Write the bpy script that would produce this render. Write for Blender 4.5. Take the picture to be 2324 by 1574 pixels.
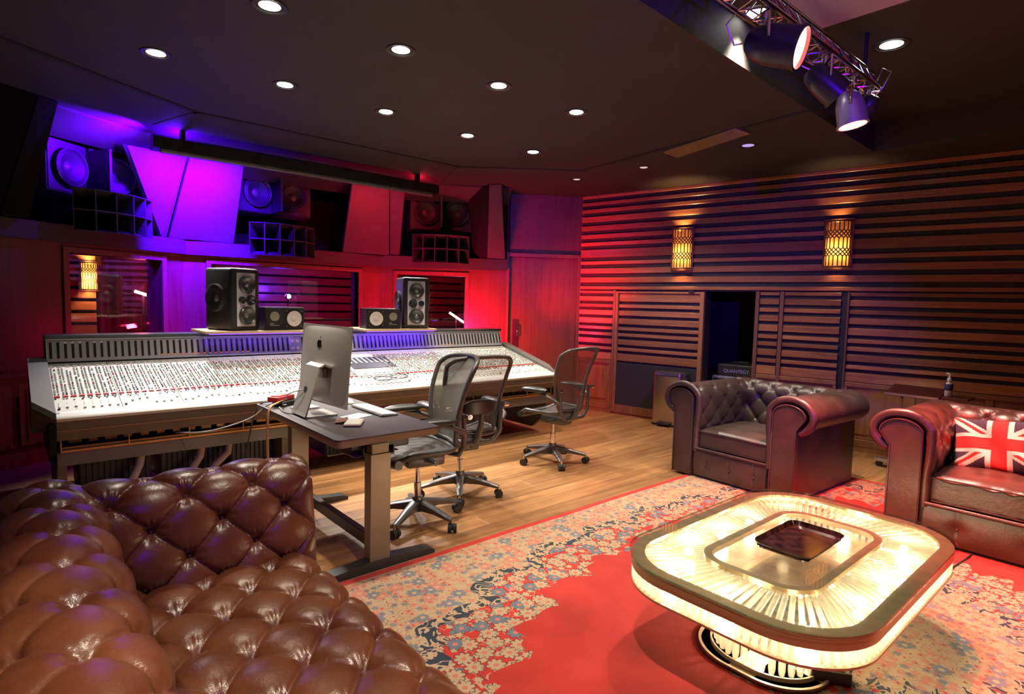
import bpy, bmesh, math, random
from mathutils import Vector, Matrix
random.seed(7)
PI = math.pi
S = bpy.context.scene
COL = S.collection
for o in list(bpy.data.objects): bpy.data.objects.remove(o)

# ---------------------------------------------------------------- camera
cam_d = bpy.data.cameras.new('camera'); cam = bpy.data.objects.new('camera', cam_d); COL.objects.link(cam)
yaw, pitch, roll = 0.71515174, -0.07754164, 0.02491165
fw = Vector((math.sin(yaw)*math.cos(pitch), math.cos(yaw)*math.cos(pitch), math.sin(pitch)))
rt = Vector((math.cos(yaw), -math.sin(yaw), 0)); up = rt.cross(fw)
r2 = rt*math.cos(roll)+up*math.sin(roll); u2 = up*math.cos(roll)-rt*math.sin(roll)
cam.matrix_world = Matrix(((r2.x, u2.x, -fw.x, 0), (r2.y, u2.y, -fw.y, 0), (r2.z, u2.z, -fw.z, 1.5), (0, 0, 0, 1)))
cam_d.sensor_fit = 'HORIZONTAL'; cam_d.sensor_width = 36.0; cam_d.lens = 36.0*1313.51/2324.0
cam_d.clip_start = 0.05
S.camera = cam

# ---------------------------------------------------------------- world, view
W = bpy.data.worlds.new('world'); S.world = W; W.use_nodes = True
W.node_tree.nodes['Background'].inputs[0].default_value = (0.010, 0.010, 0.014, 1)
W.node_tree.nodes['Background'].inputs[1].default_value = 1.0
S.view_settings.view_transform = 'Standard'
try: S.view_settings.look = 'None'
except Exception: pass
S.view_settings.exposure = 0.0; S.view_settings.gamma = 1.0; S.view_settings.use_curve_mapping = False
cy = S.cycles
cy.use_denoising = True
cy.max_bounces = 8; cy.diffuse_bounces = 4; cy.glossy_bounces = 4; cy.transmission_bounces = 6; cy.transparent_max_bounces = 24
cy.caustics_reflective = False; cy.caustics_refractive = False
cy.sample_clamp_indirect = 4.0
cy.use_light_tree = True

# light levels (watts) used by the lamps' own builders further down
P_DOWN = 165.0        # ceiling downlights
P_DOWN_COFFER = 430.0
P_KEY = 400.0        # unseen white spots behind the screen housing, on the console
P_BLUE = 420.0        # blue strips behind the screen housing
P_RED_STRIP = 15.0
P_RED_UP = 70.0      # red strips behind the console
P_PAR = 900.0        # red par cans on the truss
P_REAR_BLUE = 420.0
P_SCONCE = 26.0
P_TABLE = 13.0

# ---------------------------------------------------------------- mesh helpers
FRAME = {}
def link(o, parent=None):
    COL.objects.link(o)
    if parent is not None:
        o.parent = parent; FRAME[o] = FRAME.get(parent, Matrix())
    return o
def tag(o, label=None, cat=None, group=None, kind=None):
    if label: o['label'] = label
    if cat: o['category'] = cat
    if group: o['group'] = group
    if kind: o['kind'] = kind
    return o
def thing(name, loc, rz=0.0, label=None, cat=None, group=None, kind=None):
    o = bpy.data.objects.new(name, None); COL.objects.link(o)
    o.empty_display_size = 0.05
    o.location = loc; o.rotation_euler = (0, 0, rz)
    FRAME[o] = Matrix.Translation(Vector(loc)) @ Matrix.Rotation(rz, 4, 'Z')
    return tag(o, label, cat, group, kind)

class MB:
    def __init__(s): s.v = []; s.f = []; s.m = []
    def add(s, vs, fs, mi=0):
        b = len(s.v); s.v.extend([tuple(p) for p in vs]); s.f.extend([tuple(i+b for i in f) for f in fs]); s.m.extend([mi]*len(fs)); return s
    def box(s, a, b, mi=0):
        x0, y0, z0 = [min(p, q) for p, q in zip(a, b)]; x1, y1, z1 = [max(p, q) for p, q in zip(a, b)]
        return s.add([(x0,y0,z0),(x1,y0,z0),(x1,y1,z0),(x0,y1,z0),(x0,y0,z1),(x1,y0,z1),(x1,y1,z1),(x0,y1,z1)],
                     [(0,3,2,1),(4,5,6,7),(0,1,5,4),(1,2,6,5),(2,3,7,6),(3,0,4,7)], mi)
    def bev(s, a, b, r, mi=0, n=2):
        """box with rounded edges"""
        bm = bmesh.new(); bmesh.ops.create_cube(bm, size=1.0)
        c = [(p+q)/2 for p, q in zip(a, b)]; d = [abs(p-q) for p, q in zip(a, b)]
        for v in bm.verts: v.co = Vector((c[0]+v.co.x*d[0], c[1]+v.co.y*d[1], c[2]+v.co.z*d[2]))
        bmesh.ops.bevel(bm, geom=bm.edges[:], offset=min(r, min(d)*0.49), segments=n, profile=0.5, affect='EDGES')
        bm.verts.index_update()
        s.add([v.co[:] for v in bm.verts], [[v.index for v in f.verts] for f in bm.faces], mi); bm.free(); return s
    def cyl(s, p0, p1, r0, r1=None, n=16, caps=True, mi=0):
        r1 = r0 if r1 is None else r1
        p0 = Vector(p0); p1 = Vector(p1); d = (p1-p0).normalized()
        a = d.orthogonal().normalized(); b = d.cross(a)
        vs = []
        for p, r in ((p0, r0), (p1, r1)):
            for i in range(n):
                t = 2*PI*i/n; vs.append(p+(a*math.cos(t)+b*math.sin(t))*r)
        fs = [(i, (i+1) % n, n+(i+1) % n, n+i) for i in range(n)]
        if caps: fs += [tuple(range(n-1, -1, -1)), tuple(range(n, 2*n))]
        return s.add(vs, fs, mi)
    def tube(s, pts, r, n=8, caps=True, mi=0, closed=False):
        pts = [Vector(p) for p in pts]; N = len(pts)
        rs = r if isinstance(r, (list, tuple)) else [r]*N
        vs = []; prev = None
        for i, p in enumerate(pts):
            if closed: d = pts[(i+1) % N]-pts[i-1]
            else: d = pts[min(i+1, N-1)]-pts[max(i-1, 0)]
            d.normalize()
            a = d.orthogonal().normalized() if prev is None else (prev-d*prev.dot(d)).normalized()
            prev = a; b = d.cross(a)
            for k in range(n):
                t = 2*PI*k/n; vs.append(p+(a*math.cos(t)+b*math.sin(t))*rs[i])
        fs = []
        for i in range(N if closed else N-1):
            j = (i+1) % N
            for k in range(n): fs.append((i*n+k, i*n+(k+1) % n, j*n+(k+1) % n, j*n+k))
        if caps and not closed: fs += [tuple(range(n-1, -1, -1)), tuple(range((N-1)*n, N*n))]
        return s.add(vs, fs, mi)
    def lathe(s, prof, n=24, M=None, mi=0):
        """profile of (r, z); M places it"""
        M = M or Matrix(); vs = []; fs = []; m = len(prof)
        for i in range(n):
            t = 2*PI*i/n
            for r, z in prof: vs.append(M @ Vector((r*math.cos(t), r*math.sin(t), z)))
        for i in range(n):
            j = (i+1) % n
            for k in range(m-1): fs.append((i*m+k, j*m+k, j*m+k+1, i*m+k+1))
        return s.add(vs, fs, mi)
    def prism(s, poly, fn0, fn1, mi=0):
        """poly: list of 2-tuples; fn0 / fn1 map them to the two end caps"""
        n = len(poly); vs = [fn0(*p) for p in poly]+[fn1(*p) for p in poly]
        fs = [tuple(range(n-1, -1, -1)), tuple(range(n, 2*n))]+[(i, (i+1) % n, n+(i+1) % n, n+i) for i in range(n)]
        return s.add(vs, fs, mi)
    def grid(s, fn, nu, nv, mi=0, closed_u=False):
        vs = [fn(i/(nu-1) if not closed_u else i/nu, j/(nv-1)) for i in range(nu) for j in range(nv)]
        fs = []
        for i in range(nu if closed_u else nu-1):
            k = (i+1) % nu
            for j in range(nv-1): fs.append((i*nv+j, k*nv+j, k*nv+j+1, i*nv+j+1))
        return s.add(vs, fs, mi)
    def slab(s, quad, t, mi=0):
        """flat quad/polygon with thickness t against its normal"""
        q = [Vector(p) for p in quad]; n = (q[1]-q[0]).cross(q[-1]-q[0]).normalized()
        k = len(q); vs = q+[p-n*t for p in q]
        fs = [tuple(range(k)), tuple(range(2*k-1, k-1, -1))]+[(i, k+i, k+(i+1) % k, (i+1) % k) for i in range(k)]
        return s.add(vs, fs, mi)
    def build(s, name, mat, parent=None, world=False, smooth=None, fix=True):
        me = bpy.data.meshes.new(name)
        vs = s.v
        if world and parent is not None:
            I = FRAME[parent].inverted(); vs = [I @ Vector(p) for p in vs]
        me.from_pydata([tuple(p) for p in vs], [], s.f)
        mats = mat if isinstance(mat, (list, tuple)) else [mat]
        for m in mats: me.materials.append(m)
        if len(mats) > 1: me.polygons.foreach_set('material_index', s.m)
        if fix:
            bm = bmesh.new(); bm.from_mesh(me); bmesh.ops.recalc_face_normals(bm, faces=bm.faces[:]); bm.to_mesh(me); bm.free()
        if smooth is not None:
            me.polygons.foreach_set('use_smooth', [True]*len(me.polygons))
            if smooth < 179: me.set_sharp_from_angle(angle=math.radians(smooth))
        me.update()
        o = bpy.data.objects.new(name, me)
        return link(o, parent)
def inst(name, me, parent=None, M=None, mat=None):
    """another object on the same mesh data"""
    o = bpy.data.objects.new(name, me); link(o, parent)
    if M is not None: o.matrix_local = M
    return o
def children(o): return [c for c in bpy.data.objects if c.parent == o]
def copy_tree(o, parent=None):
    c = o.copy(); COL.objects.link(c); c.parent = parent; FRAME[c] = FRAME.get(o, Matrix())
    for ch in children(o): copy_tree(ch, c)
    return c
def light(name, kind, loc, energy, color, parent=None, target=None, size=0.1, size_y=None, spot=60, blend=0.5, radius=0.04, spread=None):
    d = bpy.data.lights.new(name, kind); d.energy = energy; d.color = color
    if kind == 'AREA':
        d.shape = 'RECTANGLE' if size_y else 'SQUARE'; d.size = size
        if size_y: d.size_y = size_y
        if spread: d.spread = math.radians(spread)
    elif kind == 'SPOT':
        d.spot_size = math.radians(spot); d.spot_blend = blend; d.shadow_soft_size = radius
    else: d.shadow_soft_size = radius
    o = bpy.data.objects.new(name, d); COL.objects.link(o)
    M = Matrix.Translation(Vector(loc))
    if target is not None:
        q = (Vector(target)-Vector(loc)).to_track_quat('-Z', 'Y'); M = M @ q.to_matrix().to_4x4()
    if parent is not None:
        o.parent = parent; o.matrix_local = FRAME[parent].inverted() @ M
    else: o.matrix_local = M
    return o

# ---------------------------------------------------------------- materials
def newmat(name):
    m = bpy.data.materials.new(name); m.use_nodes = True
    nt = m.node_tree; b = nt.nodes['Principled BSDF']; return m, nt, b
def node(nt, t, **k):
    n = nt.nodes.new(t)
    for a, v in k.items():
        if a.startswith('i_'): n.inputs[a[2:].replace('_', ' ')].default_value = v
        else: setattr(n, a, v)
    return n
def rgba(c): return (c[0], c[1], c[2], 1.0)
def mat(name, c, rough=0.5, metal=0.0, spec=0.5, var=0.0, vscale=8.0, stretch=(1, 1, 1), bump=0.0, bscale=60.0, coat=0.0, emit=None, estr=0.0, sheen=0.0):
    m, nt, b = newmat(name)
    b.inputs['Base Color'].default_value = rgba(c); b.inputs['Roughness'].default_value = rough
    b.inputs['Metallic'].default_value = metal; b.inputs['Specular IOR Level'].default_value = spec
    if coat: b.inputs['Coat Weight'].default_value = coat; b.inputs['Coat Roughness'].default_value = 0.12
    if sheen: b.inputs['Sheen Weight'].default_value = sheen
    if emit: b.inputs['Emission Color'].default_value = rgba(emit); b.inputs['Emission Strength'].default_value = estr
    if var or bump:
        tc = node(nt, 'ShaderNodeTexCoord'); mp = node(nt, 'ShaderNodeMapping'); mp.inputs['Scale'].default_value = stretch
        nt.links.new(tc.outputs['Object'], mp.inputs['Vector'])
    if var:
        n = node(nt, 'ShaderNodeTexNoise'); n.inputs['Scale'].default_value = vscale; n.inputs['Detail'].default_value = 5
        nt.links.new(mp.outputs[0], n.inputs['Vector'])
        r = node(nt, 'ShaderNodeValToRGB'); r.color_ramp.elements[0].position = 0.3; r.color_ramp.elements[1].position = 0.7
        r.color_ramp.elements[0].color = rgba([max(0, x*(1-var)) for x in c]); r.color_ramp.elements[1].color = rgba([min(1, x*(1+var)) for x in c])
        nt.links.new(n.outputs['Fac'], r.inputs[0]); nt.links.new(r.outputs[0], b.inputs['Base Color'])
    if bump:
        n2 = node(nt, 'ShaderNodeTexNoise'); n2.inputs['Scale'].default_value = bscale; n2.inputs['Detail'].default_value = 3
        nt.links.new(mp.outputs[0], n2.inputs['Vector'])
        bp = node(nt, 'ShaderNodeBump'); bp.inputs['Strength'].default_value = bump; bp.inputs['Distance'].default_value = 0.01
        nt.links.new(n2.outputs['Fac'], bp.inputs['Height']); nt.links.new(bp.outputs[0], b.inputs['Normal'])
    return m
def wood(name, c0, c1, axis=0, rough=0.4, scale=1.0, spec=0.5, rand=0.25, coat=0.0):
    """long grain along one object axis; each board differs a little by Object Info random"""
    m, nt, b = newmat(name)
    tc = node(nt, 'ShaderNodeTexCoord'); mp = node(nt, 'ShaderNodeMapping'); oi = node(nt, 'ShaderNodeObjectInfo')
    sc = [14*scale]*3; sc[axis] = 0.9*scale
    mp.inputs['Scale'].default_value = sc
    ad = node(nt, 'ShaderNodeVectorMath', operation='ADD'); ml = node(nt, 'ShaderNodeVectorMath', operation='SCALE'); ml.inputs['Scale'].default_value = 37.0
    cb = node(nt, 'ShaderNodeCombineXYZ')
    for i in range(3): nt.links.new(oi.outputs['Random'], cb.inputs[i])
    nt.links.new(cb.outputs[0], ml.inputs[0]); nt.links.new(tc.outputs['Object'], mp.inputs[0]); nt.links.new(mp.outputs[0], ad.inputs[0]); nt.links.new(ml.outputs[0], ad.inputs[1])
    n = node(nt, 'ShaderNodeTexNoise'); n.inputs['Scale'].default_value = 2.2; n.inputs['Detail'].default_value = 8; n.inputs['Roughness'].default_value = 0.62; n.inputs['Distortion'].default_value = 0.6
    nt.links.new(ad.outputs[0], n.inputs['Vector'])
    r = node(nt, 'ShaderNodeValToRGB'); r.color_ramp.elements[0].position = 0.28; r.color_ramp.elements[1].position = 0.74
    r.color_ramp.elements[0].color = rgba(c0); r.color_ramp.elements[1].color = rgba(c1)
    nt.links.new(n.outputs['Fac'], r.inputs[0])
    mr = node(nt, 'ShaderNodeMapRange'); mr.inputs['To Min'].default_value = 1-rand; mr.inputs['To Max'].default_value = 1+rand
    nt.links.new(oi.outputs['Random'], mr.inputs['Value'])
    hs = node(nt, 'ShaderNodeHueSaturation'); nt.links.new(mr.outputs[0], hs.inputs['Value']); nt.links.new(r.outputs[0], hs.inputs['Color'])
    nt.links.new(hs.outputs[0], b.inputs['Base Color'])
    b.inputs['Roughness'].default_value = rough; b.inputs['Specular IOR Level'].default_value = spec
    if coat: b.inputs['Coat Weight'].default_value = coat; b.inputs['Coat Roughness'].default_value = 0.15
    bp = node(nt, 'ShaderNodeBump'); bp.inputs['Strength'].default_value = 0.12; bp.inputs['Distance'].default_value = 0.004
    nt.links.new(n.outputs['Fac'], bp.inputs['Height']); nt.links.new(bp.outputs[0], b.inputs['Normal'])
    return m
def emis(name, c, s):
    m, nt, b = newmat(name); nt.nodes.remove(b)
    e = node(nt, 'ShaderNodeEmission'); e.inputs[0].default_value = rgba(c); e.inputs[1].default_value = s
    nt.links.new(e.outputs[0], nt.nodes['Material Output'].inputs[0]); return m
def seethru(name, c, gloss, rough, trans_tint, fres=1.5, base=0.0, diffuse=None, dfac=0.0):
    """clear pane: transparent with a Fresnel reflection, plus a share of diffuse/translucent body"""
    m, nt, b = newmat(name); nt.nodes.remove(b); out = nt.nodes['Material Output']
    tr = node(nt, 'ShaderNodeBsdfTransparent'); tr.inputs[0].default_value = rgba(trans_tint)
    gl = node(nt, 'ShaderNodeBsdfGlossy'); gl.inputs[0].default_value = rgba(gloss); gl.inputs['Roughness'].default_value = rough
    lw = node(nt, 'ShaderNodeLayerWeight'); lw.inputs['Blend'].default_value = 0.5
    pw_ = node(nt, 'ShaderNodeMath', operation='POWER'); pw_.inputs[1].default_value = 4.0; nt.links.new(lw.outputs['Facing'], pw_.inputs[0])
    ad = node(nt, 'ShaderNodeMath', operation='MULTIPLY_ADD', use_clamp=True); ad.inputs[1].default_value = 0.9; ad.inputs[2].default_value = 0.04+base
    nt.links.new(pw_.outputs[0], ad.inputs[0])
    mx = node(nt, 'ShaderNodeMixShader'); nt.links.new(ad.outputs[0], mx.inputs[0])
    last = tr
    if diffuse is not None:
        tl = node(nt, 'ShaderNodeBsdfTranslucent'); tl.inputs[0].default_value = rgba(diffuse)
        df = node(nt, 'ShaderNodeBsdfDiffuse'); df.inputs[0].default_value = rgba(diffuse)
        m1 = node(nt, 'ShaderNodeMixShader'); m1.inputs[0].default_value = 0.5
        nt.links.new(tl.outputs[0], m1.inputs[1]); nt.links.new(df.outputs[0], m1.inputs[2])
        m2 = node(nt, 'ShaderNodeMixShader'); m2.inputs[0].default_value = dfac
        nt.links.new(tr.outputs[0], m2.inputs[1]); nt.links.new(m1.outputs[0], m2.inputs[2]); last = m2
    nt.links.new(last.outputs[0], mx.inputs[1]); nt.links.new(gl.outputs[0], mx.inputs[2])
    nt.links.new(mx.outputs[0], out.inputs[0]); return m

M_CEIL = mat('ceiling_paint', (0.022, 0.018, 0.0175), 0.75, var=0.12, vscale=3)
M_GROOVE = mat('groove_black', (0.006, 0.006, 0.007), 0.8)
M_BLACK = mat('black_matte', (0.010, 0.010, 0.011), 0.6)
M_BLACKP = mat('black_plastic', (0.020, 0.020, 0.022), 0.38)
M_CLOTH = mat('acoustic_cloth', (0.050, 0.042, 0.048), 0.9, var=0.08, vscale=30, bump=0.2, bscale=300)
M_DARKCLOTH = mat('dark_cloth', (0.012, 0.011, 0.013), 0.95, spec=0.1)
M_VELVET = mat('black_velvet', (0.004, 0.004, 0.004), 0.95, spec=0.05)
M_FASCIA = mat('fascia_paint', (0.035, 0.027, 0.029), 0.55)
M_PANEL = wood('veneer_panel', (0.085, 0.030, 0.020), (0.150, 0.060, 0.040), axis=2, rough=0.42, scale=0.9, rand=0.08)
M_DOOR = wood('veneer_door', (0.085, 0.032, 0.021), (0.150, 0.062, 0.042), axis=2, rough=0.40, scale=0.8, rand=0.05)
M_TRIM = wood('veneer_trim', (0.12, 0.050, 0.033), (0.18, 0.085, 0.058), axis=2, rough=0.35, scale=1.2, rand=0.06)
M_SLAT = wood('slat_wood', (0.20, 0.068, 0.028), (0.36, 0.145, 0.062), axis=0, rough=0.34, scale=1.0, rand=0.30, coat=0.15)
M_WAINS = wood('wainscot_wood', (0.17, 0.066, 0.026), (0.33, 0.145, 0.060), axis=2, rough=0.38, scale=0.8, rand=0.12)
M_PLANK = wood('floor_plank', (0.19, 0.080, 0.029), (0.46, 0.235, 0.095), axis=0, rough=0.33, scale=0.75, rand=0.22)
M_CHROME = mat('chrome', (0.75, 0.75, 0.77), 0.12, metal=1.0)
M_STEEL = mat('brushed_steel', (0.58, 0.55, 0.50), 0.28, metal=1.0, var=0.08, vscale=30, stretch=(1, 1, 20))
M_ALU = mat('aluminium', (0.62, 0.61, 0.59), 0.35, metal=1.0)
M_BRASS = mat('brass', (0.55, 0.36, 0.14), 0.3, metal=1.0)
M_DARKMETAL = mat('dark_metal', (0.045, 0.042, 0.042), 0.4, metal=0.6)
M_GLASS = seethru('window_glass', (1, 1, 1), (1, 1, 1), 0.0, (0.92, 0.94, 0.95), 1.5, base=0.05)
M_WHITE = mat('white_plastic', (0.80, 0.79, 0.78), 0.4)
M_RUBBER = mat('rubber', (0.022, 0.022, 0.023), 0.55)

# ================================================================ STRUCTURE
WA = -0.18846596
WD = Vector((math.sin(WA), math.cos(WA), 0)); WO = Vector((6.40, 4.46, 0))     # slat wall: direction towards the front, a point on it
RZW = math.atan2(WD.y, WD.x)
def wallp(s, n, z):                    # slat-wall coordinates -> world (n into the room)
    return WO+WD*s+Vector((-WD.y, WD.x, 0))*n+Vector((0, 0, z))
F1 = Vector((1.447, 7.216, 0)); F2 = Vector((3.835, 7.216, 0)); DL = math.radians(30); DR = math.radians(-34)
dL = Vector((math.cos(DL), math.sin(DL), 0)); dR = Vector((math.cos(DR), math.sin(DR), 0))
KC = Vector((6.175, 5.638, 0)); LE = F1-dL*2.7; DD = F2+dR*1.745
FAC = {'L': (F1, DL), 'C': (F1, 0.0), 'R': (F2, DR)}
def facp(k, t, n, z):                  # facet coordinates -> world; n > 0 into the room
    o, a = FAC[k]; return o+Vector((math.cos(a), math.sin(a), 0))*t+Vector((math.sin(a), -math.cos(a), 0))*n+Vector((0, 0, z))
def facbox(mb, k, t0, t1, n0, n1, z0, z1, mi=0):
    P = [facp(k, t, n, z) for z in (z0, z1) for t, n in ((t0, n0), (t1, n0), (t1, n1), (t0, n1))]
    return mb.add(P, [(0,3,2,1),(4,5,6,7),(0,1,5,4),(1,2,6,5),(2,3,7,6),(3,0,4,7)], mi)

# ---- floor with planks
mb = MB(); mb.box((-3.2, -3.6, -0.12), (8.6, 8.4, -0.018))
floor = mb.build('floor', mat('subfloor', (0.05, 0.03, 0.015), 0.8)); tag(floor, kind='structure')
pw = 0.152
PL = {}
def plank_mesh(L):
    if L not in PL:
        m = MB(); h = 0.0018
        m.bev((-L/2, -pw/2+0.0012, -0.018), (L/2, pw/2-0.0012, 0.0), h, n=1)
        o = m.build('plank', M_PLANK, floor); PL[L] = o.data
        return o
    return inst('plank', PL[L], floor)
row = 0; y = -1.3
while y < 8.2:
    x = -1.0+random.uniform(-1.2, 0) if y > 2.45 else 5.3+random.uniform(-0.5, 0)
    xe = 6.9 if y < 6.0 else 5.6
    xe = WO.x-0.19*(y-WO.y)+0.05
    while x < xe:
        L = random.choice((1.4, 1.8, 2.2))
        o = plank_mesh(L); o.location = (x+L/2, y+pw/2, 0)
        x += L+0.0
    y += pw

# ---- ceiling: low part with a raised coffer over the seating
mb = MB(); z0, z1 = 3.0, 3.42
def slabz(mb, poly, a, b): return mb.prism(poly, lambda x, y: (x, y, a), lambda x, y: (x, y, b))
CE = [(-1.25, 1.70), (2.4, 1.868), (5.93, 2.012), (6.22, 2.02)]          # front edge of the coffer
slabz(mb, [(-3.2, 8.4), (-3.2, 1.70)]+CE+[(8.6, 2.02), (8.6, 8.4)], z0, z1)
slabz(mb, [(6.22, 2.02), (6.12, -2.6), (8.6, -2.6), (8.6, 2.02)], z0, z1)
slabz(mb, [(-3.2, 1.70), (-3.2, -2.6), (-1.25, -2.6), (-1.25, 1.70)], z0, z1)
slabz(mb, [(-3.2, -2.6), (-3.2, -3.6), (8.6, -3.6), (8.6, -2.6)], z0, z1)
mb.box((-1.5, -2.9, 3.27), (6.5, 2.3, 3.42))
ceil = mb.build('ceiling', M_CEIL); tag(ceil, kind='structure')
mb = MB(); g = [(-1.0, 4.15), (1.205, 5.463), (3.861, 5.444), (4.948, 4.556), (4.62, 1.99)]
for a, b in zip(g[:-1], g[1:]):
    A = Vector((*a, 0)); B = Vector((*b, 0)); d = (B-A).normalized(); n = Vector((-d.y, d.x, 0))*0.028
    A2 = A-d*0.01; B2 = B+d*0.02
    mb.prism([(A2+n)[:2], (B2+n)[:2], (B2-n)[:2], (A2-n)[:2]], lambda x, y: (x, y, 2.994), lambda x, y: (x, y, 3.004))
gr = mb.build('trim_1', M_GROOVE); tag(gr, kind='structure')  # flat black strips stand in for the shade of a recessed groove
# seams in the sloping front border of the ceiling
mb = MB()
for a, b in (((1.205, 5.463), (1.02, 6.15)), ((3.861, 5.444), (4.2, 6.3))):
    A = Vector((*a, 0)); B = Vector((*b, 0)); d = (B-A).normalized(); n = Vector((-d.y, d.x, 0))*0.006
    mb.prism([(A+n)[:2], (B+n)[:2], (B-n)[:2], (A-n)[:2]], lambda x, y: (x, y, 2.997), lambda x, y: (x, y, 3.002))
tag(mb.build('trim_2', M_GROOVE), kind='structure')

# ---- walls out of the frame
mb = MB(); A = LE; B = Vector((-2.3, -3.5, 0)); d = (B-A).normalized(); n = Vector((d.y, -d.x, 0))
if n.x > 0: n = -n
mb.prism([A[:2], B[:2], (B+n*0.2)[:2], (A+n*0.2)[:2]], lambda x, y: (x, y, 0), lambda x, y: (x, y, 3.0))
tag(mb.build('wall_left', M_PANEL), kind='structure')
mb = MB(); mb.box((-3.1, -3.6, 0), (8.6, -3.4, 3.0)); tag(mb.build('wall_back', M_PANEL), kind='structure')

# ---- front wall in three facets
ZS = 1.93        # underside of the soffit
def front_wall(name, k, t0, t1, w, ztop=ZS):
    mb = MB(); th = -0.22
    if w:
        a, b, zb, zt = w
        facbox(mb, k, t0, a, th, 0, 0, ztop); facbox(mb, k, b, t1, th, 0, 0, ztop)
        facbox(mb, k, a, b, th, 0, 0, zb); facbox(mb, k, a, b, th, 0, zt, ztop)
    else: facbox(mb, k, t0, t1, th, 0, 0, ztop)
    o = mb.build(name, M_PANEL); tag(o, kind='structure'); return o
def window(n, k, a, b, zb, zt, label):
    t = thing(f'window_{n}', facp(k, (a+b)/2, 0, zb), 0, label, 'window', kind='structure')
    w = 0.05; d = 0.022
    for (t0, t1, q0, q1) in ((a-w, a, zb-w, zt+w), (b, b+w, zb-w, zt+w), (a, b, zt, zt+w), (a, b, zb-w, zb)):
        m = MB(); facbox(m, k, t0, t1, -0.10, d, q0, q1); m.build('frame', M_TRIM, t, world=True)
    m = MB(); facbox(m, k, a-0.002, b+0.002, -0.088, -0.080, zb, zt); m.build('pane', M_GLASS, t, world=True)
    return t
wl = front_wall('wall_front_left', 'L', -2.7, 0.0, (-1.20, -0.26, 0.86, 1.845))
wc = front_wall('wall_front_centre', 'C', 0.0, 2.388, (0.283, 2.075, 0.86, 1.845))
wr = front_wall('wall_front_right', 'R', 0.0, 1.745, (0.242, 1.168, 0.86, 1.838))
window(1, 'L', -1.20, -0.26, 0.86, 1.845, 'studio window beyond the console end, amber lamp seen through it')
window(2, 'C', 0.283, 2.075, 0.86, 1.845, 'wide studio window between the two pairs of loudspeakers')
window(3, 'R', 0.242, 1.168, 0.86, 1.838, 'studio window behind the loudspeaker nearest the door')
# wall left of the window: two veneer sheets, chair rail, lower panel with moulding
for (a, b) in ((-2.68, -1.285),):
    m = MB(); facbox(m, 'L', a, b, 0, 0.012, 0.82, 1.93); m.build('panel', M_PANEL, wl)
m = MB(); facbox(m, 'L', -2.68, -0.9, 0, 0.035, 0.765, 0.80); m.build('chair_rail', M_TRIM, wl)
m = MB(); facbox(m, 'L', -2.68, -0.9, 0, 0.018, 0.60, 0.765); m.build('rail', M_TRIM, wl)
for a, b in ((-2.66, -1.70), (-1.64, -0.95)):
    m = MB(); facbox(m, 'L', a, b, 0, 0.02, 0.17, 0.70)
    facbox(m, 'L', a+0.05, b-0.05, 0.02, 0.032, 0.22, 0.65); m.build('panel', M_WAINS, wl)
m = MB(); facbox(m, 'L', -2.68, -0.9, 0, 0.03, 0.0, 0.12); tag(m.build('baseboard_front', M_WAINS), kind='structure')

# ---- door wall (right facet from the soffit's end to the corner), full height
mb = MB(); facbox(mb, 'R', 1.745, 2.86, -0.22, -0.02, 2.19, 3.0); facbox(mb, 'R', 1.745, 2.86, -0.22, -0.09, 0, 2.19)
wd_ = mb.build('wall_front_door', M_PANEL); tag(wd_, kind='structure')
dr = thing('door_1', facp('R', 2.27, 0, 0), 0, 'veneered control room door with a recessed pull plate, in the angled corner', 'door', kind='structure')
m = MB(); facbox(m, 'R', 1.785, 2.76, -0.09, -0.035, 0.01, 2.13); m.build('leaf', M_DOOR, dr, world=True)
for (t0, t1, q0, q1) in ((1.745, 1.782, 0, 2.185), (2.763, 2.815, 0, 2.185), (1.782, 2.763, 2.135, 2.185)):
    m = MB(); facbox(m, 'R', t0, t1, -0.08, 0.015, q0, q1); m.build('frame', M_TRIM, dr, world=True)
m = MB(); facbox(m, 'R', 1.853, 1.941, -0.036, -0.028, 0.86, 1.26); pp = m.build('pull_plate', mat('pull_plate', (0.05, 0.03, 0.03), 0.4, metal=0.4), dr, world=True)
m = MB(); m.tube([facp('R', 1.915, -0.03, 1.18), facp('R', 1.915, 0.012, 1.17), facp('R', 1.915, 0.012, 1.02), facp('R', 1.915, -0.03, 1.01)], 0.009, n=8)
m.build('pull_handle', M_CHROME, pp, world=True, smooth=60)
m = MB(); facbox(m, 'R', 2.818, 2.86, -0.10, 0.0, 0, 3.0); tag(m.build('trim_3', M_TRIM), kind='structure')

# ---- soffit over the windows
def mitre(d):
    """wall line of the three facets offset by d into the room"""
    nL = Vector((math.sin(DL), -math.cos(DL), 0)); nC = Vector((0, -1, 0)); nR = Vector((math.sin(DR), -math.cos(DR), 0))
    def corner(p, n1, n2): b = (n1+n2).normalized(); return p+b*(d/b.dot(n1))
    return [LE+nL*d, corner(F1, nL, nC), corner(F2, nC, nR), DD+nR*d]
def strip(mb, d0, d1, za, zb, za2=None, zb2=None, segs=(0, 1, 2)):
    A = mitre(d0); B = mitre(d1)
    for i in segs:
        P = [A[i], A[i+1], B[i+1], B[i]]
        lo = [za, za, za2 if za2 is not None else za, za2 if za2 is not None else za]
        hi = [zb, zb, zb2 if zb2 is not None else zb, zb2 if zb2 is not None else zb]
        vs = [p+Vector((0, 0, q)) for p, q in zip(P, lo)]+[p+Vector((0, 0, q)) for p, q in zip(P, hi)]
        mb.add(vs, [(0,3,2,1),(4,5,6,7),(0,1,5,4),(1,2,6,5),(2,3,7,6),(3,0,4,7)])
mb = MB(); strip(mb, 0.07, -0.75, ZS, 2.085); sof = mb.build('wall_soffit', M_FASCIA); tag(sof, kind='structure')
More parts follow.
